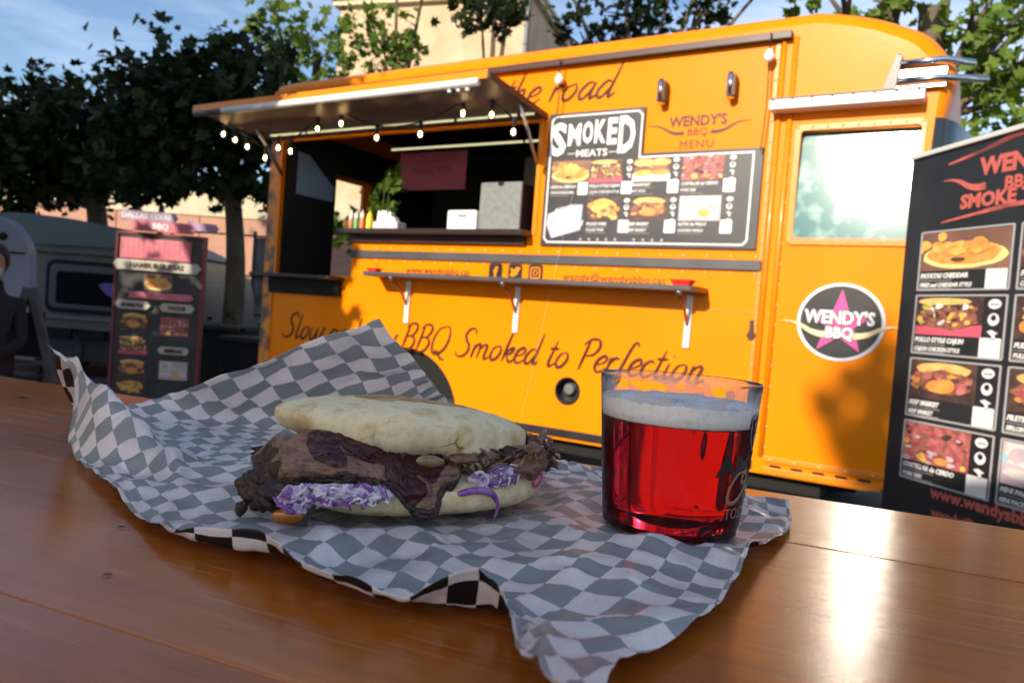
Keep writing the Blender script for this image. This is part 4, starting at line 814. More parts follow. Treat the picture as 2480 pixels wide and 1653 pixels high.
#@@FOREGROUND
# ------------------------------------------------------------------ table
TZ = .968
def woodmat():
    m = bpy.data.materials.new('varnished_wood'); m.use_nodes = True; t = m.node_tree; b = t.nodes['Principled BSDF']; n = t.nodes.new; l = t.links.new
    c = n('ShaderNodeTexCoord'); oi = n('ShaderNodeObjectInfo'); ad = n('ShaderNodeVectorMath'); ad.operation = 'ADD'
    sc_ = n('ShaderNodeVectorMath'); sc_.operation = 'SCALE'; sc_.inputs[3].default_value = 17; cb = n('ShaderNodeCombineXYZ')
    for k in range(3): l(oi.outputs['Random'], cb.inputs[k])
    l(cb.outputs[0], sc_.inputs[0]); l(c.outputs['Object'], ad.inputs[0]); l(sc_.outputs[0], ad.inputs[1])
    def mapped(s, r=0):
        p = n('ShaderNodeMapping'); p.inputs['Scale'].default_value = s; p.inputs['Rotation'].default_value = (0, 0, r); l(ad.outputs[0], p.inputs['Vector']); return p.outputs[0]
    def nz(v, s, d=6, r=.6):
        x = n('ShaderNodeTexNoise'); x.inputs['Scale'].default_value = s; x.inputs['Detail'].default_value = d; x.inputs['Roughness'].default_value = r; l(v, x.inputs['Vector']); return x.outputs['Fac']
    def mr(v, a, b_, c0=0, c1=1):
        x = n('ShaderNodeMapRange'); x.inputs[1].default_value = a; x.inputs[2].default_value = b_; x.inputs[3].default_value = c0; x.inputs[4].default_value = c1; l(v, x.inputs[0]); return x.outputs[0]
    def mix(f, a, b_):
        x = n('ShaderNodeMix'); x.data_type = 'RGBA'
        for i, q in ((6, a), (7, b_)):
            if isinstance(q, tuple): x.inputs[i].default_value = (*q, 1)
            else: l(q, x.inputs[i])
        l(f, x.inputs[0]); return x.outputs[2]
    broad = nz(mapped((1.2, 7, 1)), 2.2); fine = nz(mapped((6, 150, 1)), 3, 8, .7); micro = nz(mapped((22, 420, 1)), 3, 4, .65); mid = nz(mapped((2.5, 36, 1)), 3, 6, .65)
    scr1 = nz(mapped((4, 190, 1), .5), 2, 3, .5); scr2 = nz(mapped((5, 230, 1), -.22), 2, 3, .5); blot = nz(mapped((1, 1, 1)), 6, 4)
    colr = mix(mr(broad, .35, .7), (.50, .128, .010), (.32, .074, .007)); colr = mix(mr(mid, .45, .75, 0, .5), colr, (.22, .058, .012)); colr = mix(mr(fine, .56, .72, 0, .38), colr, (.06, .02, .01))
    colr = mix(mr(blot, .60, .78, 0, .5), colr, (.26, .12, .07))
    s1 = mr(scr1, .66, .71); s2 = mr(scr2, .67, .71)
    mx = n('ShaderNodeMath'); mx.operation = 'MAXIMUM'; l(s1, mx.inputs[0]); l(s2, mx.inputs[1])
    sf_ = n('ShaderNodeMath'); sf_.operation = 'MULTIPLY'; sf_.inputs[1].default_value = .45; l(mx.outputs[0], sf_.inputs[0]); colr = mix(sf_.outputs[0], colr, (.55, .30, .14)); l(colr, b.inputs['Base Color'])
    rg = n('ShaderNodeMath'); rg.operation = 'ADD'; l(mr(fine, .3, .7, .06, .15), rg.inputs[0]); l(mr(blot, .3, .7, -.02, .07), rg.inputs[1]); l(rg.outputs[0], b.inputs['Roughness'])
    hh = n('ShaderNodeMath'); hh.operation = 'SUBTRACT'; l(mr(micro, .2, .8, 0, 1.0), hh.inputs[0]); ms = n('ShaderNodeMath'); ms.operation = 'MULTIPLY'; ms.inputs[1].default_value = .6; l(mx.outputs[0], ms.inputs[0]); l(ms.outputs[0], hh.inputs[1])
    h2 = n('ShaderNodeMath'); h2.operation = 'ADD'; l(hh.outputs[0], h2.inputs[0]); l(mr(fine, .2, .8, 0, .35), h2.inputs[1])
    bp = n('ShaderNodeBump'); bp.inputs['Strength'].default_value = .2; bp.inputs['Distance'].default_value = .00030; l(h2.outputs[0], bp.inputs['Height']); l(bp.outputs[0], b.inputs['Normal'])
    b.inputs['Specular IOR Level'].default_value = .38; b.inputs['Coat Weight'].default_value = .0; b.inputs['Coat Roughness'].default_value = .12; l(bp.outputs[0], b.inputs['Coat Normal'])
    return m
WOOD = woodmat()
tb = empty('wooden_table', (.0068, .6123, 0), radians(-22.386), 'worn varnished table of long orange brown boards under the checked paper', 'table')
pm = MB().box((0, 0, 0), (2.3, .12992, .026)); p0 = pm.build('plank', WOOD, tb, bevel=.00025)
for k in range(6):
    p = p0 if k == 0 else p0.copy()
    if k: COL.objects.link(p); p.parent = tb
    p.location = (-.15, -.065-.13*k, TZ-.013-(.0000, .0003, .0001, .0004, .0002, .0003)[k])
for y in (-.09, -.69): MB().box((-.15, y, TZ-.07), (2.0, .03, .08)).build('apron', WOOD, tb, bevel=.003)
for x in (-1.15, .85):
    for y in (-.09, -.69): MB().box((x, y, (TZ-.03)/2), (.06, .06, TZ-.03)).build('leg', WOOD, tb, bevel=.004)

# ------------------------------------------------------------------ checked paper
F0 = np.array([.03, .215]); e1 = np.array([cos(radians(143)), sin(radians(143))]); e2 = np.array([cos(radians(55)), sin(radians(55))])
def flat(p, q): return F0+p*e1+q*e2
def inv(x, y):
    return np.linalg.solve(np.column_stack([e1, e2]), np.array([x, y])-F0)
ctl = []
def cp(p, q, x, y, z): ctl.append((p, q, x, y, z))
def cf(p, q, z=.001): x, y = flat(p, q); ctl.append((p, q, x, y, z))
Q0 = -.018
# front left edge with its curled rim
for p, x, y, z in ((.30, -.205, .395, .003), (.2226, -.1397, .3234, .003), (.205, -.1316, .3208, .010), (.180, -.0950, .3020, .0165), (.160, -.0823, .2873, .013), (.148, -.0764, .2873, .006), (.122, -.0468, .2634, .0125), (.104, -.0302, .2651, .0045), (.092, -.019, .2626, .015), (.076, -.0072, .2688, .0205), (.060, .0028, .2597, .016), (.02, .0068, .2084, .020), (-.015, .0101, .1768, .027), (-.05, .02, .14, .036)):
    cp(p, Q0, x, y, z)
for x, y in ((-.1466, .3334), (-.1266, .3197), (-.1089, .3101), (-.0976, .3078), (-.063, .2825), (-.0495, .2761), (-.0362, .272), (-.0257, .2732), (-.01, .2714), (.0064, .2686)):
    cp(float(np.interp(x, (-.1397, -.1316, -.095, -.0823, -.0764, -.0468, -.0302, -.019, -.0072, .0028, .0068), (.2226, .205, .18, .16, .148, .122, .104, .092, .076, .06, .045))), .0015, x, y, .0008)
# left corner pinched up into a fold
for a in ((.50, Q0, -.3083, .50, .0646), (.470, -.006, -.2786, .485, .0594), (.425, .014, -.2520, .470, .0475), (.378, .0315, -.227, .455, .0339), (.337, .047, -.2011, .445, .0151), (.303, .060, -.1819, .437, .002),
          (.46, Q0, -.2800, .4865, .036), (.435, Q0, -.2835, .4856, .004), (.385, Q0, -.2651, .4636, .002), (.345, Q0, -.237, .432, .0025), (.36, .010, -.236, .449, .002), (.33, .03, -.206, .437, .001),
          (.49, .030, -.3120, .530, .034), (.50, .060, -.325, .575, .004), (.44, .062, -.267, .520, .002), (.395, .068, -.222, .492, .001), (.36, .075, -.197, .472, .001), (.50, .10, -.330, .610, .002), (.455, .10, -.272, .56, .001)): cp(*a)
# back corner folded up behind the sandwich
for a in ((.50, .145, -.3000, .630, .010), (.45, .184, -.2300, .632, .003), (.40, .2225, -.1640, .632, .003), (.35, .261, -.1000, .634, .006), (.30, .30, -.0390, .632, .028),
          (.50, .19, -.2520, .622, .032), (.50, .225, -.2020, .614, .0555), (.50, .26, -.1540, .606, .0770), (.50, .30, -.1068, .60, .0968), (.455, .30, -.0790, .604, .0659), (.41, .30, -.0650, .609, .0500), (.36, .30, -.0530, .616, .0400),
          (.46, .25, -.150, .618, .052), (.42, .262, -.115, .624, .034), (.25, .30, -.005, .600, .022), (.20, .30, .0254, .560, .011), (.10, .30, .085, .535, .003), (.15, .30, .052, .545, .004)): cp(*a)
# right and near edges
for a in ((.0, .297, .1815, .4718, .003), (.04, .295, .152, .492, .002), (0, .21, .1519, .4031, .002), (0, .165, .1190, .3528, .012), (0, .150, .1130, .338, .008), (0, .134, .1068, .3245, .004), (0, .095, .092, .297, .004), (0, .055, .0748, .2707, .004), (-.02, .03, .0453, .231, .006), (-.035, .012, .034, .19, .018), (.015, .02, .020, .232, .013), (.03, .04, .0345, .262, .004)): cp(*a)
# creases that run across the floor of the sheet
for x, y, z in ((.0640, .448, .007), (.0745, .402, .005), (.0700, .360, .007), (.0880, .335, .007), (.052, .405, .001), (.045, .37, .001), (.09, .365, .001)):
    p, q = inv(x, y); cp(p, q, x, y, z)
for p in (.08, .14, .20, .26, .32):
    for q in (.06, .11, .16, .21, .255):
        if min((p-c[0])**2+(q-c[1])**2 for c in ctl) > .02**2: cf(p, q)
for p in (.37, .42):
    for q in (.12, .16): cf(p, q)
C_ = np.array(ctl); XY = C_[:, :2]; V_ = C_[:, 2:]
def kern(r):
    r = r*10; return np.where(r > 1e-9, r*r*np.log(np.maximum(r, 1e-9)), 0)-.10*r
n_ = len(XY); K = kern(np.linalg.norm(XY[:, None]-XY[None], axis=2))+np.eye(n_)*.015; Pm = np.column_stack([np.ones(n_), XY]); A_ = np.zeros((n_+3, n_+3)); A_[:n_, :n_] = K; A_[:n_, n_:] = Pm; A_[n_:, :n_] = Pm.T
sol = np.linalg.lstsq(A_, np.vstack([V_, np.zeros((3, 3))]), rcond=None)[0]
NU, NV = 250, 150
def papf(p, q):
    S = np.column_stack([p, q]); return kern(np.linalg.norm(S[:, None]-XY[None], axis=2)) @ sol[:n_] + np.column_stack([np.ones(len(S)), S]) @ sol[n_:]
CUPC = np.array([.0945, .416]); SWC = np.array([-.0535, .425])
pp, qq = [], []
for i in range(NU):
    for j in range(NV):
        q = Q0+(.30-Q0)*j/(NV-1); pmin = -.05+.05*min(1, (q-Q0)/.075); p = pmin+(.50-pmin)*i/(NU-1); pp.append(p); qq.append(q)
pp = np.array(pp); qq = np.array(qq); X = papf(pp, qq)
Z = []
for i in range(len(pp)):
    x, y, z = X[i]; v = Vector((pp[i], qq[i], 0))
    r1 = 1-abs(mnoise.noise(v*20+Vector((3, 1, 0)))); r2 = 1-abs(mnoise.noise(v*55+Vector((0, 7, 2)))); nn = .0050*max(0, r1-.62)/.38*(.3+.7*max(0, mnoise.noise(v*9+Vector((0, 0, 4)))+.45)) + .0017*max(0, r2-.6)/.4 + .0016*max(0, mnoise.noise(v*13+Vector((0, 2, 7)))+.25) + .0006*mnoise.noise(v*110)
    d1 = mnoise.voronoi(v*17+Vector((.3, .1, 0)))[0]; d2 = mnoise.voronoi(v*36+Vector((.7, .4, 0)))[0]
    nn = nn*.6+.0105*max(0, .42-(d1[1]-d1[0]))*(.35+.65*max(0, min(1, mnoise.noise(v*7+Vector((2, 2, 4)))*2+.5)))+.0036*max(0, .35-(d2[1]-d2[0]))
    dc = np.hypot(x-CUPC[0], y-CUPC[1]); dsw = np.hypot((x-SWC[0])*.83+(y-SWC[1])*.55, ((y-SWC[1])*.83-(x-SWC[0])*.55)*1.7)
    f = min(1, max(0, (dc-.042)/.02))*min(1, max(0, (dsw-.078)/.03))
    zz = z*(.0 if False else 1)
    if z < .008: zz = min(z, .0012)*(1-f)+z*f
    zz = max(zz, .0007)+max(0, nn)*max(f, .0)
    lat = .0012*mnoise.noise(v*40+Vector((9, 9, 9)))*min(1, max(0, z)/.02)
    Z.append((x+lat, y+lat, zz+TZ))
mb = MB(); mb.grid(Z, NU, NV)
def papermat(name, light, dark, spec, rough, top):
    m = bpy.data.materials.new(name); m.use_nodes = True; t = m.node_tree; b = t.nodes['Principled BSDF']; n = t.nodes.new; l = t.links.new
    uv = n('ShaderNodeUVMap'); ck = n('ShaderNodeTexChecker'); ck.inputs['Scale'].default_value = 1/.0144
    ck.inputs['Color1'].default_value = (*light, 1); ck.inputs['Color2'].default_value = (*dark, 1); l(uv.outputs[0], ck.inputs['Vector'])
    gr = n('ShaderNodeTexNoise'); gr.inputs['Scale'].default_value = 1300; gr.inputs['Detail'].default_value = 3; l(uv.outputs[0], gr.inputs['Vector'])
    mr = n('ShaderNodeMapRange'); mr.inputs[1].default_value = .35; mr.inputs[2].default_value = .65; mr.inputs[3].default_value = .90; mr.inputs[4].default_value = 1.10; l(gr.outputs['Fac'], mr.inputs[0])
    g2 = n('ShaderNodeTexNoise'); g2.inputs['Scale'].default_value = 18; g2.inputs['Detail'].default_value = 4; l(uv.outputs[0], g2.inputs['Vector'])
    m2 = n('ShaderNodeMapRange'); m2.inputs[1].default_value = .3; m2.inputs[2].default_value = .75; m2.inputs[3].default_value = 1.08; m2.inputs[4].default_value = .86; l(g2.outputs['Fac'], m2.inputs[0])
    mu = n('ShaderNodeMath'); mu.operation = 'MULTIPLY'; l(mr.outputs[0], mu.inputs[0]); l(m2.outputs[0], mu.inputs[1])
    mx = n('ShaderNodeMix'); mx.data_type = 'RGBA'; mx.blend_type = 'MULTIPLY'; mx.inputs[0].default_value = 1; l(ck.outputs['Color'], mx.inputs[6]); l(mu.outputs[0], mx.inputs[7])
    colr = mx.outputs[2]
    if top:   # grease translucency: spots soaked through
        g3 = n('ShaderNodeTexNoise'); g3.inputs['Scale'].default_value = 22; g3.inputs['Detail'].default_value = 5; l(uv.outputs[0], g3.inputs['Vector'])
        m3 = n('ShaderNodeMapRange'); m3.inputs[1].default_value = .56; m3.inputs[2].default_value = .64; m3.inputs[4].default_value = .30; l(g3.outputs['Fac'], m3.inputs[0])
        x3 = n('ShaderNodeMix'); x3.data_type = 'RGBA'; x3.inputs[7].default_value = (.30, .31, .33, 1); l(m3.outputs[0], x3.inputs[0]); l(colr, x3.inputs[6]); colr = x3.outputs[2]
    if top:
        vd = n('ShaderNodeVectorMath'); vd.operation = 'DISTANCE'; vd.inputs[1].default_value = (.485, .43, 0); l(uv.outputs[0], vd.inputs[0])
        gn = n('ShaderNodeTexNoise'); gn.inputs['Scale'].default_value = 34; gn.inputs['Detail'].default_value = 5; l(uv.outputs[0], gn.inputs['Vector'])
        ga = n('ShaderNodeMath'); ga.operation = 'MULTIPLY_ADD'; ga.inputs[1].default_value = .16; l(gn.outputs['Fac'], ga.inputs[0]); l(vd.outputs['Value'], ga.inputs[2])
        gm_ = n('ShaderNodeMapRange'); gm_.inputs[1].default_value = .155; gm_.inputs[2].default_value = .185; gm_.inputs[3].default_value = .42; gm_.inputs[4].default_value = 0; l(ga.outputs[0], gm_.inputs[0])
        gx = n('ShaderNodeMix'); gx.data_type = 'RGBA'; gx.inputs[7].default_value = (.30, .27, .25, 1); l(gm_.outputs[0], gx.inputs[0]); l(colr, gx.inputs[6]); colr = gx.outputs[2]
    l(colr, b.inputs['Base Color']); b.inputs['Roughness'].default_value = rough; b.inputs['Coat Weight'].default_value = .12 if top else 0; b.inputs['Coat Roughness'].default_value = .22; b.inputs['Specular IOR Level'].default_value = spec
    bp = n('ShaderNodeBump'); bp.inputs['Strength'].default_value = .25; bp.inputs['Distance'].default_value = .0003; l(gr.outputs['Fac'], bp.inputs['Height']); l(bp.outputs[0], b.inputs['Normal'])
    tl = n('ShaderNodeBsdfTranslucent'); l(colr, tl.inputs['Color']); ms = n('ShaderNodeMixShader'); ms.inputs[0].default_value = .22; o = t.nodes['Material Output']
    l(b.outputs[0], ms.inputs[1]); l(tl.outputs[0], ms.inputs[2]); l(ms.outputs[0], o.inputs['Surface'])
    return m
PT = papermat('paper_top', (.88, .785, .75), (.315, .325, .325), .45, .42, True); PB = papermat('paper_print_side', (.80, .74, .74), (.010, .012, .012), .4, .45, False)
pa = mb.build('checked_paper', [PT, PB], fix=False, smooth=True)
uvl = pa.data.uv_layers.new(name='UVMap'); lv = np.empty(len(pa.data.loops), dtype=np.int32); pa.data.loops.foreach_get('vertex_index', lv)
uvl.data.foreach_set('uv', np.column_stack([pp[lv]+.3, qq[lv]+.3]).ravel())
so = pa.modifiers.new('thickness', 'SOLIDIFY'); so.thickness = .00025; so.material_offset = 1; so.material_offset_rim = 0
pa.data.update()
if pa.data.polygons[NU*NV//2].normal.z < 0: pa.data.flip_normals()
so.offset = -1
tag(pa, 'crumpled black and white checked greaseproof sheet spread under the sandwich and cup', 'paper')

# ------------------------------------------------------------------ sandwich
SW = Vector((-.0535, .4270, TZ+.0022)); SYAW = radians(31)
sw = empty('brisket_sandwich', SW, SYAW, 'pulled brisket sandwich in a pale floury bun dripping dark sauce', 'sandwich')
def foodmat(name, a, b_, c_=None, rough=.7, s=60, bs=220, bst=.5, coat=0, bd=.0012, sss=0, spec=.4, scl=(1, 1, 1), crack=0):
    m = bpy.data.materials.new(name); m.use_nodes = True; t = m.node_tree; b = t.nodes['Principled BSDF']; n = t.nodes.new; l = t.links.new
    tc = n('ShaderNodeTexCoord'); mp = n('ShaderNodeMapping'); mp.inputs['Scale'].default_value = scl; l(tc.outputs['Object'], mp.inputs[0])
    n1 = n('ShaderNodeTexNoise'); n1.inputs['Scale'].default_value = s; n1.inputs['Detail'].default_value = 7; n1.inputs['Roughness'].default_value = .62; l(mp.outputs[0], n1.inputs['Vector'])
    r = n('ShaderNodeValToRGB'); e = r.color_ramp.elements; e[0].position = .36; e[0].color = (*a, 1); e[1].position = .66; e[1].color = (*(c_ or b_), 1)
    if c_: q = e.new(.5); q.color = (*b_, 1)
    l(n1.outputs['Fac'], r.inputs[0]); l(r.outputs[0], b.inputs['Base Color'])
    n2 = n('ShaderNodeTexNoise'); n2.inputs['Scale'].default_value = bs; n2.inputs['Detail'].default_value = 6; l(mp.outputs[0], n2.inputs['Vector'])
    bp = n('ShaderNodeBump'); bp.inputs['Strength'].default_value = bst; bp.inputs['Distance'].default_value = bd; l(n2.outputs['Fac'], bp.inputs['Height']); l(bp.outputs[0], b.inputs['Normal'])
    if crack:
        dn_ = n('ShaderNodeTexNoise'); dn_.inputs['Scale'].default_value = 90; va_ = n('ShaderNodeVectorMath'); va_.operation = 'MULTIPLY_ADD'; va_.inputs[1].default_value = (.012, .012, .012); l(tc.outputs['Object'], dn_.inputs['Vector']); l(dn_.outputs['Color'], va_.inputs[0]); l(tc.outputs['Object'], va_.inputs[2])
        vo = n('ShaderNodeTexVoronoi'); vo.feature = 'DISTANCE_TO_EDGE'; vo.inputs['Scale'].default_value = crack; l(va_.outputs[0], vo.inputs['Vector'])
        k1 = n('ShaderNodeMapRange'); k1.inputs[1].default_value = 0; k1.inputs[2].default_value = .03; k1.inputs[3].default_value = 1; k1.inputs[4].default_value = 0; l(vo.outputs['Distance'], k1.inputs[0])
        mk = n('ShaderNodeTexNoise'); mk.inputs['Scale'].default_value = 40; l(tc.outputs['Object'], mk.inputs['Vector']); k2 = n('ShaderNodeMapRange'); k2.inputs[1].default_value = .59; k2.inputs[2].default_value = .68; l(mk.outputs['Fac'], k2.inputs[0])
        kk = n('ShaderNodeMath'); kk.operation = 'MULTIPLY'; l(k1.outputs[0], kk.inputs[0]); l(k2.outputs[0], kk.inputs[1]); cx_ = n('ShaderNodeMix'); cx_.data_type = 'RGBA'; cx_.inputs[7].default_value = (.22, .14, .07, 1); l(kk.outputs[0], cx_.inputs[0]); l(r.outputs[0], cx_.inputs[6]); l(cx_.outputs[2], b.inputs['Base Color'])
        sp = n('ShaderNodeMath'); sp.operation = 'SUBTRACT'; l(n2.outputs['Fac'], sp.inputs[0]); l(kk.outputs[0], sp.inputs[1]); l(sp.outputs[0], bp.inputs['Height'])
    b.inputs['Roughness'].default_value = rough; b.inputs['Coat Weight'].default_value = coat; b.inputs['Coat Roughness'].default_value = .08; b.inputs['Specular IOR Level'].default_value = spec
    if sss: b.inputs['Subsurface Weight'].default_value = sss; b.inputs['Subsurface Radius'].default_value = (.004, .002, .001); b.inputs['Subsurface Scale'].default_value = 1
    return m
BUN = foodmat('bun_flour', (.74, .60, .33), (.82, .70, .45), (.64, .47, .22), .85, 70, 520, .7, bd=.0007, sss=.08, crack=42)
BUNT = foodmat('bun_toasted', (.36, .17, .06), (.50, .31, .13), (.58, .45, .24), .85, 48, 480, .7, bd=.0007, crack=40)
CRUMB = foodmat('bun_crumb', (.60, .50, .32), (.46, .33, .16), None, .9, 160, 500, .9, bd=.001)
MEATM = foodmat('brisket', (.17, .080, .046), (.27, .145, .095), (.065, .028, .017), .42, 130, 300, 1.0, coat=.25, bd=.0018, scl=(.32, 1, 2.4))
BARKM = foodmat('brisket_bark', (.012, .007, .005), (.035, .018, .012), (.075, .038, .024), .5, 160, 340, 1, coat=.2, bd=.002)
SAUCE = foodmat('bbq_sauce', (.020, .004, .005), (.050, .009, .010), (.012, .003, .003), .15, 50, 150, .5, coat=.12, bd=.0022, spec=.34)
SLAW = foodmat('coleslaw', (.30, .12, .42), (.60, .50, .62), (.74, .70, .70), .22, 170, 160, .6, coat=.8, bd=.001, sss=.1)
SLAWP = foodmat('red_cabbage', (.10, .02, .14), (.22, .06, .30), (.36, .18, .44), .22, 90, 140, .4, coat=.8)
SLAWW = foodmat('white_cabbage', (.62, .56, .60), (.76, .72, .70), None, .2, 90, 140, .3, coat=.8)
ONION = foodmat('glazed_onion', (.17, .10, .04), (.26, .17, .07), (.11, .05, .025), .2, 60, 120, .3, coat=1)
CORN = foodmat('pickled_bean', (.60, .19, .02), (.72, .28, .04), (.50, .12, .03), .18, 60, 60, .1, coat=1, sss=.15)
PINKB = foodmat('pink_onion', (.45, .06, .14), (.55, .14, .2), None, .3, 60, 100, .2, coat=.6)
def lens(name, c, ra, rb, up, dn, mats, tilt=(0, 0, 0), jag=.03, seed=0, droop=0, sq=2.6, amp=.0009, torn=None, nT=340, topz=.72):
    """bread half: superelliptic outline, domed top, flatter base, ragged rim"""
    P = []; col = []; prof = []
    for i in range(20): a = i/19*pi/2; prof.append((sin(a)**(2/sq), cos(a)**(2/sq)*up))
    for i in range(1, 13): a = i/12*pi/2; prof.append((cos(a)**(2/3.2), -sin(a)**(2/2.6)*dn))
    R = Matrix.Rotation(tilt[2], 3, 'Z') @ Matrix.Rotation(tilt[1], 3, 'Y') @ Matrix.Rotation(tilt[0], 3, 'X')
    for i in range(nT):
        t = 2*pi*i/nT; dirv = Vector((cos(t), sin(t), 0))
        taper = 1-.42*max(0, -cos(t)-.15)**1.3*(1 if torn else .0)-.12*max(0, cos(t)-.4)*(1 if torn else 0)
        sgx = abs(cos(t))**(2/2.1)*(1 if cos(t) >= 0 else -1); sgy = abs(sin(t))**(2/2.3)*(1 if sin(t) >= 0 else -1)
        jr = 1+jag*mnoise.noise(dirv*2.2+Vector((seed, 0, 0)))+jag*.4*mnoise.noise(dirv*9+Vector((seed, 3, 0)))
        dz = 0
        if torn: dz = torn(t)
        for j, (r, z) in enumerate(prof):
            zz = z*(1-(1-taper)*r*r)
            wz = min(1, max(0, -z/dn))**2
            if z < .003: zz = zz+dz*min(1, max(0, (r-.35)/.5))+wz*(.0034*mnoise.noise(dirv*22+Vector((seed, 0, z*90)))+.0024*mnoise.noise(dirv*60+Vector((seed, z*90, 1)))+.0016*mnoise.noise(dirv*150+Vector((seed, z*50, 1))))*r**3*(1.25 if torn else .3)
            v = Vector((sgx*ra*r*jr, sgy*rb*r*jr, zz+droop*(sgx*r)**2))
            nn = mnoise.noise(v*38+Vector((seed, 0, 0)))*amp*2.2+mnoise.noise(v*140+Vector((seed, 0, 0)))*amp*.7
            v = v*(1+nn/ max(.02, v.length)*.9)
            P.append(Vector(c)+R @ v)
    mb = MB(); mb.grid(P, nT, len(prof), True)
    if len(mats) > 1:
        for k, f in enumerate(mb.f):
            j = f[0] % len(prof); t = f[0]//len(prof)
            edge = 9.2+2.5*mnoise.noise(Vector((cos(2*pi*t/nT)*2.0, sin(2*pi*t/nT)*2.0, seed)))
            mb.mi[k] = 1 if j < edge*topz else 0
    return mb.build(name, mats, sw, smooth=True)
def torn_top(t):
    a = math.degrees(t) % 360   # 270 is towards the camera
    s = 0
    for c0, wd, h in ((308, 24, -.0110), (272, 14, .0030), (232, 24, -.001), (335, 18, -.003), (190, 20, .002)): s += h*math.exp(-((a-c0+180) % 360-180)**2/(wd*wd))
    return s
lens('bottom_bun', (.006, -.0045, .0130), .0730, .0490, .0110, .0126, [BUN, CRUMB], seed=4, jag=.03, topz=.55, amp=.0007)
lens('top_bun', (.000, .003, .0430), .0715, .0480, .0150, .0180, [BUN, BUNT], tilt=(radians(-3), radians(5.5), 0), seed=9, jag=.045, torn=torn_top, amp=.0011, topz=.52)
# crack across the top bun: a raised lip of crust
def ribbon(name, f, nu, nv, mat, thick, smooth=True, parent=sw, mask=None):
    P = [f(i/(nu-1), j/(nv-1)) for i in range(nu) for j in range(nv)]
    mb = MB(); mb.grid(P, nu, nv)
    if mask: mb.f = [fc for fc in mb.f if mask(((fc[0]//nv)+.5)/(nu-1), ((fc[0] % nv)+.5)/(nv-1))]; mb.mi = [0]*len(mb.f)
    o = mb.build(name, mat, parent, smooth=smooth); s = o.modifiers.new('thickness', 'SOLIDIFY'); s.thickness = thick; s.offset = 0; return o
def lump(name, c, r, mat, amp=.25, f=60, seed=0, rot=(0, 0, 0), n=26, m=16, parent=sw, f2=0):
    P = []; R = Matrix.Rotation(rot[2], 3, 'Z') @ Matrix.Rotation(rot[1], 3, 'Y') @ Matrix.Rotation(rot[0], 3, 'X')
    for i in range(n):
        for j in range(m):
            a = 2*pi*i/n; t = pi*j/(m-1); v = Vector((cos(a)*sin(t), sin(a)*sin(t), cos(t)))
            q = Vector((v.x*r[0], v.y*r[1], v.z*r[2])); k = 1+amp*mnoise.noise(q*f+Vector((seed, seed*2, 0)))+amp*.6*mnoise.noise(q*f*2.3+Vector((seed, 0, 5)))+amp*.4*mnoise.noise(q*f*5.1+Vector((0, seed, 5)))
            P.append(Vector(c)+R @ (q*k))
    return MB().grid(P, n, m, True).build(name, mat, parent, smooth=True)
lump('meat_core', (.0, .002, .028), (.074, .036, .012), BARKM, .3, 70, 3, n=90, m=30)
def interp(x, T):
    for (a, u), (b_, v_) in zip(T, T[1:]):
        if x <= b_: k = (x-a)/(b_-a); k = k*k*(3-2*k); return u+(v_-u)*k
    return T[-1][1]
def slab(s, t, off=0):
    a = -.0885+.103*s
    top = interp(s, ((0, .028), (.12, .041), (.3, .0450), (.6, .0405), (.8, .037), (1, .033)))
    bot = interp(s, ((0, .017), (.12, .0205), (.35, .0240), (.55, .0200), (.70, .0075), (.76, .0065), (.86, .018), (1, .026)))
    bf = interp(s, ((0, -.014), (.15, -.034), (.45, -.048), (.72, -.0555), (.88, -.049), (1, -.036)))
    bb = interp(s, ((0, -.004), (.2, -.022), (1, -.026)))
    z = top+(bot-top)*t; b_ = bb+(bf-bb)*t**.8-.006*sin(pi*t)
    v = Vector((a, b_, z)); n1 = mnoise.noise(v*55)*.0046+mnoise.noise(Vector((v.x*60, v.y*60, v.z*190)))*.0022+mnoise.noise(v*230)*.0013+mnoise.noise(v*520)*.0006
    return v+Vector((.12*n1, -1, .25)).normalized()*(n1+off)
ribbon('brisket_slice', lambda s, t: slab(s, t), 150, 64, MEATM, .003)
ribbon('brisket_crust', lambda s, t: slab(s, .74+.30*t, .0018+.0012*mnoise.noise(Vector((s*40, t*8, 2)))), 150, 22, BARKM, .002, mask=lambda s, t: t > .25+.30*mnoise.noise(Vector((s*9, 1, 0)))+(.3 if .62 < s < .8 else 0))
ribbon('brisket_crust', lambda s, t: slab(.13*s, t, .0020), 26, 40, BARKM, .002, mask=lambda s, t: s < .62+.3*mnoise.noise(Vector((s*3, t*7, 1))))
def smask(s, t):
    e = min(((s-cx)/rx)**2+((t-cy)/ry)**2 for cx, cy, rx, ry in ((.56, .24, .20, .26), (.63, .58, .095, .30), (.40, .14, .2, .13), (.80, .30, .09, .2)))
    return e+.45*mnoise.noise(Vector((s*11, t*6, 3))) < 1
ribbon('sauce', lambda s, t: slab(s, t, .0024+.0016*mnoise.noise(Vector((s*12, t*6, 8)))), 240, 110, SAUCE, .0016, mask=smask)
ribbon('sauce', lambda s, t: slab(s, t, .0028), 220, 100, SAUCE, .0016, mask=lambda s, t: ((s-.24-.10*t)/.065)**2+((t-.34)/.36)**2+.35*mnoise.noise(Vector((s*14, t*7, 5))) < 1)
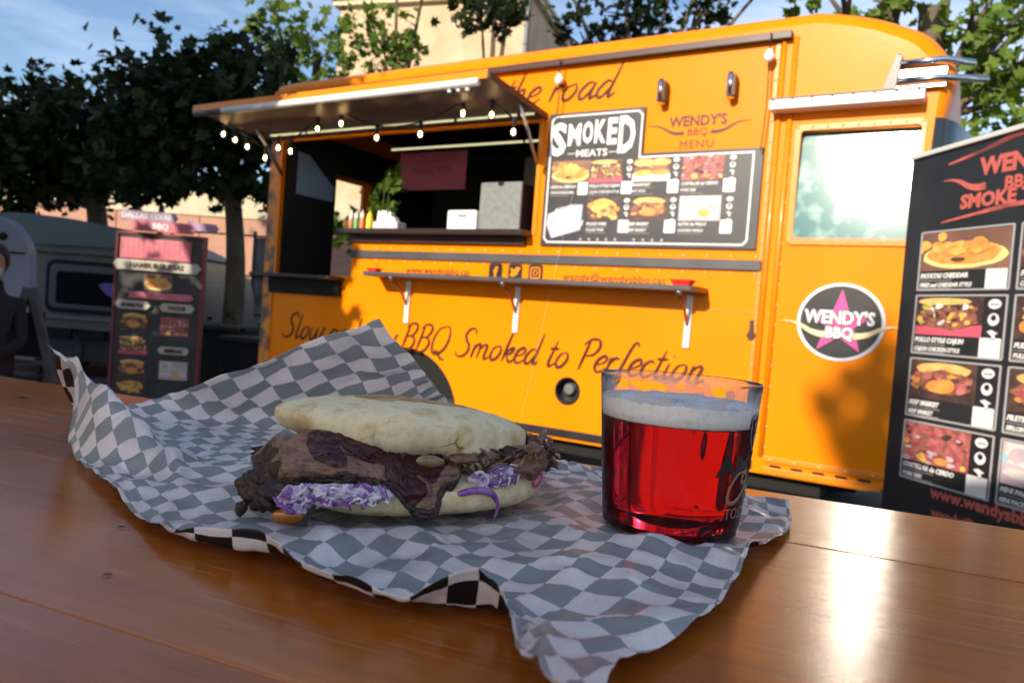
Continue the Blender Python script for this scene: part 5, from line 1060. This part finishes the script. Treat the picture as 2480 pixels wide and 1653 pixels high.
# right hand filling
r_ = random.Random(11)
def filler(a): return -.041+.36*max(0, a-.045)
for k in range(20):
    a = r_.uniform(.014, .076); lump('meat_chunk', (a, filler(a)+r_.uniform(-.002, .012), r_.uniform(.0245, .0345)), (r_.uniform(.006, .013), r_.uniform(.004, .007), r_.uniform(.003, .0055)), MEATM if k % 3 else BARKM, .55, 130, k, (r_.uniform(-.6, .6), r_.uniform(-.9, .9), r_.uniform(-.6, .6)), 36, 24)
for k in range(70):
    a = r_.uniform(.012, .082); p = Vector((a, filler(a)-.004+r_.uniform(-.002, .009), r_.uniform(.0225, .036))); L_ = r_.uniform(.005, .013); d = Vector((r_.uniform(-1, 1), r_.uniform(-.4, .3), r_.uniform(-.9, .4))).normalized(); rr = r_.uniform(.5, 1)
    MB().tube(spline([p-d*L_*.5, p+Vector((0, -.0012, .001)), p+d*L_*.5], 4), [rr*x for x in (.0003, .0006, .0009, .0010, .0011, .0010, .0009, .0006, .0003)], 6).build('meat_shred', MEATM if k % 2 else BARKM, sw, smooth=True)
lump('meat_bark', (-.0815, -.014, .0135), (.0110, .015, .0100), BARKM, .38, 90, 41, (0, .25, .3), 70, 44); lump('meat_bark', (-.076, -.032, .0175), (.013, .007, .0060), BARKM, .4, 110, 42, (0, .2, .2), 60, 36); lump('meat_bark', (.080, .004, .0310), (.013, .012, .0060), BARKM, .5, 120, 43, (0, .2, .4), 60, 40)
lump('meat_bark', (-.0935, -.014, .0060), (.0028, .0020, .0040), BARKM, .5, 160, 44, (0, .3, 0), 24, 16)
lump('onion_piece', (.054, -.0405, .0270), (.0100, .0030, .0080), ONION, .18, 60, 2, (.3, -.35, .3)); lump('onion_piece', (-.010, -.0495, .0330), (.0085, .0026, .0030), ONION, .15, 60, 5, (0, .1, .1))
lump('pink_onion_piece', (.0600, -.0435, .0185), (.0024, .0018, .0050), PINKB, .2, 80, 3, (0, .5, 0))
for k, (a, b_, c, ra, rb, rc) in enumerate(((-.073, -.041, .0165, .0100, .006, .0060), (-.060, -.0475, .0192, .0110, .006, .0048), (-.047, -.0510, .0190, .0105, .005, .0045), (-.036, -.0520, .0180, .0065, .004, .0030), (.022, -.0475, .0220, .0085, .004, .0030), (.033, -.047, .0245, .0075, .004, .0034), (.0825, -.014, .0225, .0070, .006, .0058))):
    lump('coleslaw', (a, b_, c), (ra, rb, rc), SLAW, .48, 150, 20+k, (0, r_.uniform(-.15, .15), r_.uniform(-.2, .2)), 80, 50)
for k in range(26):
    a, b_, c = r_.choice(((-.073, -.046, .017), (-.061, -.0515, .0195), (-.049, -.0545, .0192), (.026, -.0505, .0225), (.081, -.019, .023))); lump('cabbage_bit', (a+r_.uniform(-.009, .009), b_+r_.uniform(-.001, .002), c+r_.uniform(-.005, .004)), (r_.uniform(.002, .0045), .0012, r_.uniform(.0008, .0014)), SLAWP, .5, 240, 60+k, (0, r_.uniform(-.8, .8), 0), 16, 10)
for k in range(95):
    a, b_, c = r_.choice(((-.076, -.043, .0165), (-.068, -.048, .018), (-.060, -.0515, .0195), (-.049, -.0545, .0192), (-.040, -.055, .018), (.024, -.0515, .0235), (.034, -.0505, .0255), (.083, -.017, .0235)))
    p = Vector((a+r_.uniform(-.007, .007), b_+r_.uniform(-.0015, .0015), c+r_.uniform(-.0055, .0035))); d = Vector((r_.uniform(-1, 1), r_.uniform(-.3, .2), r_.uniform(-.5, .5))).normalized(); L_ = r_.uniform(.004, .0085); q = Vector((0, -.0014, r_.uniform(-.0025, .0025)))
    rr = r_.uniform(.0004, .0009); MB().tube(spline([p-d*L_*.5-q*.6, p-d*L_*.2+q*.4, p+d*L_*.2+q, p+d*L_*.5-q*.4], 4), [rr*.4]+[rr]*11+[rr*.4], 6).build('cabbage_shred', (SLAWP, SLAWW, SLAW, SLAWP)[k % 4], sw, smooth=True)
MB().tube(spline([(.004, -.0510, .0150), (.014, -.0545, .0180), (.023, -.0560, .0165), (.0275, -.0560, .0100), (.0265, -.0555, .0030)], 6), [.0008+.0013*sin(pi*min(1, (i+3)/22)) for i in range(25)], 10).build('cabbage_strip', SLAWP, sw, smooth=True)
for k in range(0): MB().tube(spline([(-.085+k*.010, -.050, .015+.003*(k % 2)), (-.080+k*.010, -.0525, .018), (-.074+k*.010, -.051, .013)], 5), .0007, 7).build('cabbage_strip', SLAWP, sw, smooth=True)
# pickled bean and crumbs, smears
bn = lump('pickled_bean', (0, 0, 0), (.0078, .0052, .0046), CORN, .06, 60, 4, (0, .05, .25), 30, 18, parent=None)
bn.location = (-.1035, .3660, TZ+.0066); tag(bn, 'shiny orange pickled bean lying against the left end of the bun', 'bean')
mb = MB(); r2 = random.Random(5)
for k in range(150):
    cx, cy, sp = r2.choice(((.022, .405, .010), (.018, .392, .012), (.0, .397, .01), (-.04, .388, .02), (.03, .37, .03), (-.09, .375, .015), (.028, .352, .006)))
    p = Vector((r2.gauss(cx, sp), r2.gauss(cy, sp*.5), TZ+.0022)); s = r2.uniform(.0003, .0010)
    if k % 40 == 0: s *= 1.6
    q = [Vector((r2.uniform(-1, 1), r2.uniform(-1, 1), r2.uniform(0, 1.4)))*s+p for _ in range(4)]; mb.add(q, [(0, 1, 2), (0, 1, 3), (1, 2, 3), (0, 2, 3)])
tag(mb.build('crumbs', BARKM), kind='stuff', label='tiny dark meat crumbs scattered on the paper before the sandwich')
def smear(x, y, L_, W_, mat, rz, lab, seed, h=.0012):
    P = []; n, m = 40, 10
    for i in range(n):
        for j in range(m):
            a = 2*pi*i/n; r = j/(m-1); k = 1+.55*mnoise.noise(Vector((cos(a)*1.7, sin(a)*1.7, seed))); P.append((cos(a)*r*k*L_, sin(a)*r*k*W_, h*(1-r*r)*(1+.8*mnoise.noise(Vector((cos(a)*r*4, sin(a)*r*4, seed))))))
    o = MB().grid(P, n, m, True).build('sauce_smear', mat, None, smooth=True); o.location = (x, y, TZ+.0024); o.rotation_euler = (0, 0, rz); return tag(o, lab, 'smear')
smear(-.082, .364, .016, .004, SLAW, radians(-30), 'lilac coleslaw smear on the paper in front of the bun', 3)
smear(.030, .350, .011, .003, foodmat('brown_glaze', (.20, .08, .03), (.32, .17, .09), None, .2, 60, 120, .3, coat=1), radians(5), 'brown glaze smear near the middle of the paper', 6)
smear(-.130, .418, .012, .004, foodmat('grease_smear', (.22, .17, .14), (.36, .31, .29), None, .15, 60, 120, .3, coat=1), radians(20), 'greasy smear beside the left tip of the meat', 9, .0007)

# ------------------------------------------------------------------ beer cup
cu = empty('plastic_cup', (CUPC[0], CUPC[1], TZ+.0022), radians(0), 'clear plastic cup of red amber beer with a foam head standing on the paper', 'cup')
CH, RB, RT = .0815, .0368, .0438
def rad(z): return RB+(RT-RB)*(z/CH)
def thinplastic():
    m = bpy.data.materials.new('clear_plastic'); m.use_nodes = True; t = m.node_tree; t.nodes.clear(); n = t.nodes.new; l = t.links.new
    o = n('ShaderNodeOutputMaterial'); tr_ = n('ShaderNodeBsdfTransparent'); tr_.inputs[0].default_value = (.975, .97, .98, 1); g_ = n('ShaderNodeBsdfGlossy'); g_.inputs['Roughness'].default_value = .22
    lw = n('ShaderNodeFresnel'); lw.inputs['IOR'].default_value = 1.2; mx = n('ShaderNodeMixShader'); l(lw.outputs[0], mx.inputs[0]); l(tr_.outputs[0], mx.inputs[1]); l(g_.outputs[0], mx.inputs[2]); l(mx.outputs[0], o.inputs['Surface']); return m
PLAS = thinplastic()
prof = [(0, .0012), (RB-.006, .0012), (RB-.002, .0004), (RB, .002)]+[(rad(z), z) for z in (.01, .02, .03, .04, 0.05, .06, .07, .077)]+[(RT, CH), (RT+.0006, CH+.0006), (RT-.0003, CH+.0012), (RT-.0009, CH)]
MB().lathe(prof, 96).build('cup_wall', PLAS, cu, smooth=radians(50))
BEER = bpy.data.materials.new('red_beer'); BEER.use_nodes = True; bt = BEER.node_tree; bb_ = bt.nodes['Principled BSDF']
bb_.inputs['Base Color'].default_value = (.9, .16, .24, 1); bb_.inputs['Roughness'].default_value = .0; bb_.inputs['Transmission Weight'].default_value = 1; bb_.inputs['IOR'].default_value = 1.32
va = bt.nodes.new('ShaderNodeVolumeAbsorption'); va.inputs['Color'].default_value = (.66, .0, .22, 1); va.inputs['Density'].default_value = 39; bt.links.new(va.outputs[0], bt.nodes['Material Output'].inputs['Volume'])
FZ = .0592
bd_ = bt.nodes.new('ShaderNodeBsdfDiffuse'); bd_.inputs[0].default_value = (.42, .05, .06, 1); bm_ = bt.nodes.new('ShaderNodeMixShader'); bm_.inputs[0].default_value = .09
bt.links.new(bb_.outputs[0], bm_.inputs[1]); bt.links.new(bd_.outputs[0], bm_.inputs[2]); bt.links.new(bm_.outputs[0], bt.nodes['Material Output'].inputs['Surface'])
bprof = [(0, .0032), (RB-.005, .0032), (RB-.0022, .0045)]+[(rad(z)-.0010, z) for z in (.012, .025, .04, .052)]+[(rad(FZ)-.0010, FZ), (0, FZ)]
MB().lathe(bprof, 96).build('beer', BEER, cu, smooth=radians(50))
FOAM = foodmat('beer_foam', (.88, .85, .79), (.92, .90, .85), (.80, .76, .70), .6, 260, 900, .35, bd=.0004, sss=.2)
n, m = 120, 10; P = []
for i in range(n):
    a = 2*pi*i/n; d = Vector((cos(a), sin(a), 0)); zt = .0706+.0012*mnoise.noise(d*3+Vector((0, 0, 2)))+.0006*mnoise.noise(d*11)
    zb = FZ+.0003+.0004*mnoise.noise(d*16)
    pr_ = [(0, zb), (.6, zb), (.97, zb), (1, zb+.0006), (1, (zb+zt)/2), (1, zt-.0008), (.985, zt), (.9, zt-.0006), (.5, zt-.0012+.0006*mnoise.noise(d*5)), (0, zt-.001)]
    for k, z in pr_: r = (rad(z)-.0007)*k; P.append((cos(a)*r, sin(a)*r, z))
MB().grid(P, n, m, True).build('foam', FOAM, cu, smooth=True)
# lacing that clings to the inside above the foam
P = []; n, m = 220, 22
for i in range(n):
    for j in range(m):
        a = 2*pi*i/n; z = .0690+(.0800-.0690)*j/(m-1); r = rad(z)-.0011; P.append((cos(a)*r, sin(a)*r, z))
mb = MB(); mb.grid(P, n, m, True); keep = []
for fc in mb.f:
    v = Vector(mb.v[fc[0]]); h = (v.z-.0690)/.011
    if mnoise.noise(Vector((v.x, v.y, v.z*1.4))*115+Vector((4, 2, 1)))+.35*mnoise.noise(v*330) > -.40+.85*h: keep.append(fc)
mb.f = keep; mb.mi = [0]*len(keep)
LACE = bpy.data.materials.new('foam_lacing'); LACE.use_nodes = True; lt_ = LACE.node_tree; lp = lt_.nodes['Principled BSDF']; lp.inputs['Base Color'].default_value = (.70, .62, .60, 1); lp.inputs['Roughness'].default_value = .3
ltr = lt_.nodes.new('ShaderNodeBsdfTransparent'); lmx = lt_.nodes.new('ShaderNodeMixShader'); lmx.inputs[0].default_value = .55; lt_.links.new(ltr.outputs[0], lmx.inputs[1]); lt_.links.new(lp.outputs[0], lmx.inputs[2]); lt_.links.new(lmx.outputs[0], lt_.nodes['Material Output'].inputs['Surface'])
o = mb.build('foam_lacing', LACE, cu, smooth=True)
# printing wrapped on the cup
def wrap(me, ang0, z0, off=.0003):
    bm = bmesh.new(); bm.from_mesh(me); bmesh.ops.subdivide_edges(bm, edges=[e for e in bm.edges if e.calc_length() > .003], cuts=2, use_grid_fill=False)
    for v in bm.verts: z = z0+v.co.y; r = rad(z)+off; a = ang0+v.co.x/r; v.co = Vector((cos(a)*r, sin(a)*r, z))
    bm.to_mesh(me); bm.free()
CUPBLK = M('cup_print_black', (.012, .010, .010), .4); CUPGOLD = M('cup_print_gold', (.26, .17, .10), .4); CUPGREY = M('cup_print_grey', (.42, .40, .42), .4)
def cuptext(s, size, xs, ang, z, mat, **k):
    me = text_mesh(s, size, xs=xs, extrude=0, **k); me.materials.clear(); me.materials.append(mat); wrap(me, ang, z); o = bpy.data.objects.new('cup_lettering', me); COL.objects.link(o); o.parent = cu
cuptext('AMSTEL', .0145, 1.25, radians(-70), .0365, CUPBLK, bold=.0006)
cuptext('TOSTADA', .0085, 1.0, radians(-58), .0130, CUPGOLD)
mb = MB(); x = 0
for c in 'Oro':
    a, stk = (1.0, [[(.55, .95), (.2, .9), (.0, .5), (.12, .08), (.45, .02), (.8, .3), (.86, .7), (.66, .97), (.5, .8), (.6, .6), (.95, .7)]]) if c == 'O' else GLY[c]
    for q in stk:
        pts = spline([(px+x+.35*py, py, 0) for px, py in q], 5); mb.tube([(p.x*.017, p.y*.017, 0) for p in pts], [.0007+.0005*sin(pi*i/len(pts)) for i in range(len(pts))], 6)
    x += a
for i, v in enumerate(mb.v):
    z = .0215+v[1]; r = rad(z)+.0003+v[2]*.1; a = radians(-60)+v[0]/r; mb.v[i] = (cos(a)*r, sin(a)*r, z)
mb.build('cup_lettering', CUPGOLD, cu, smooth=True)
def shield(s): return [(-.5*s, .55*s), (-.2*s, .68*s), (0, .72*s), (.2*s, .68*s), (.5*s, .55*s), (.5*s, -.05*s), (.32*s, -.45*s), (0, -.75*s), (-.32*s, -.45*s), (-.5*s, -.05*s)]
for (poly, hol, off, mt) in ((shield(.0140), [shield(.0120)], .0004, CUPGREY), (shield(.0119), [], .0003, CUPBLK), ([(-.003, .004), (-.0012, .0062), (-.0005, .003), (-.002, -.001)], [], .0006, CUPGREY), ([(.003, .004), (.0012, .0062), (.0005, .003), (.002, -.001)], [], .0006, CUPGREY), ([(-.0028, -.002), (0, -.0008), (.0028, -.002), (.001, -.0062), (-.001, -.0062)], [], .0006, CUPGREY)):
    mb = MB(); mb.prism(poly, 0, .00005, hol); me = bpy.data.meshes.new('cup_crest'); me.from_pydata([(x, z, 0) for x, y, z in mb.v], [], mb.f[::1]); me.materials.append(mt); wrap(me, radians(-30), .0585, off)
    o = bpy.data.objects.new('cup_crest', me); COL.objects.link(o); o.parent = cu
# bits of leaf litter on the table
for x, y, rz, s, lab in ((-.4566, .7071, .2, .006, 'dark scrap of leaf on the far left of the table'), (-.1747, .3466, .6, .0020, 'tiny black sliver on the table left of the paper'), (-.1492, .2878, .9, .0019, 'small dark sliver on the table in front of the paper'), (.003, .205, .6, .0030, 'faint black speck beside the near corner of the paper')):
    mb = MB(); mb.tube(spline([(-s, 0, .0002), (-.3*s, .25*s, .0005), (.4*s, -.1*s, .0003), (s, .3*s, .0002)], 4), [.02*s+.00004+.12*s*sin(pi*i/12) for i in range(13)], 6)
    o = mb.build('leaf_scrap', BARKM, None, smooth=True); o.location = (x, y, TZ+.0003); o.rotation_euler = (0, 0, rz); tag(o, lab, 'leaf scrap')
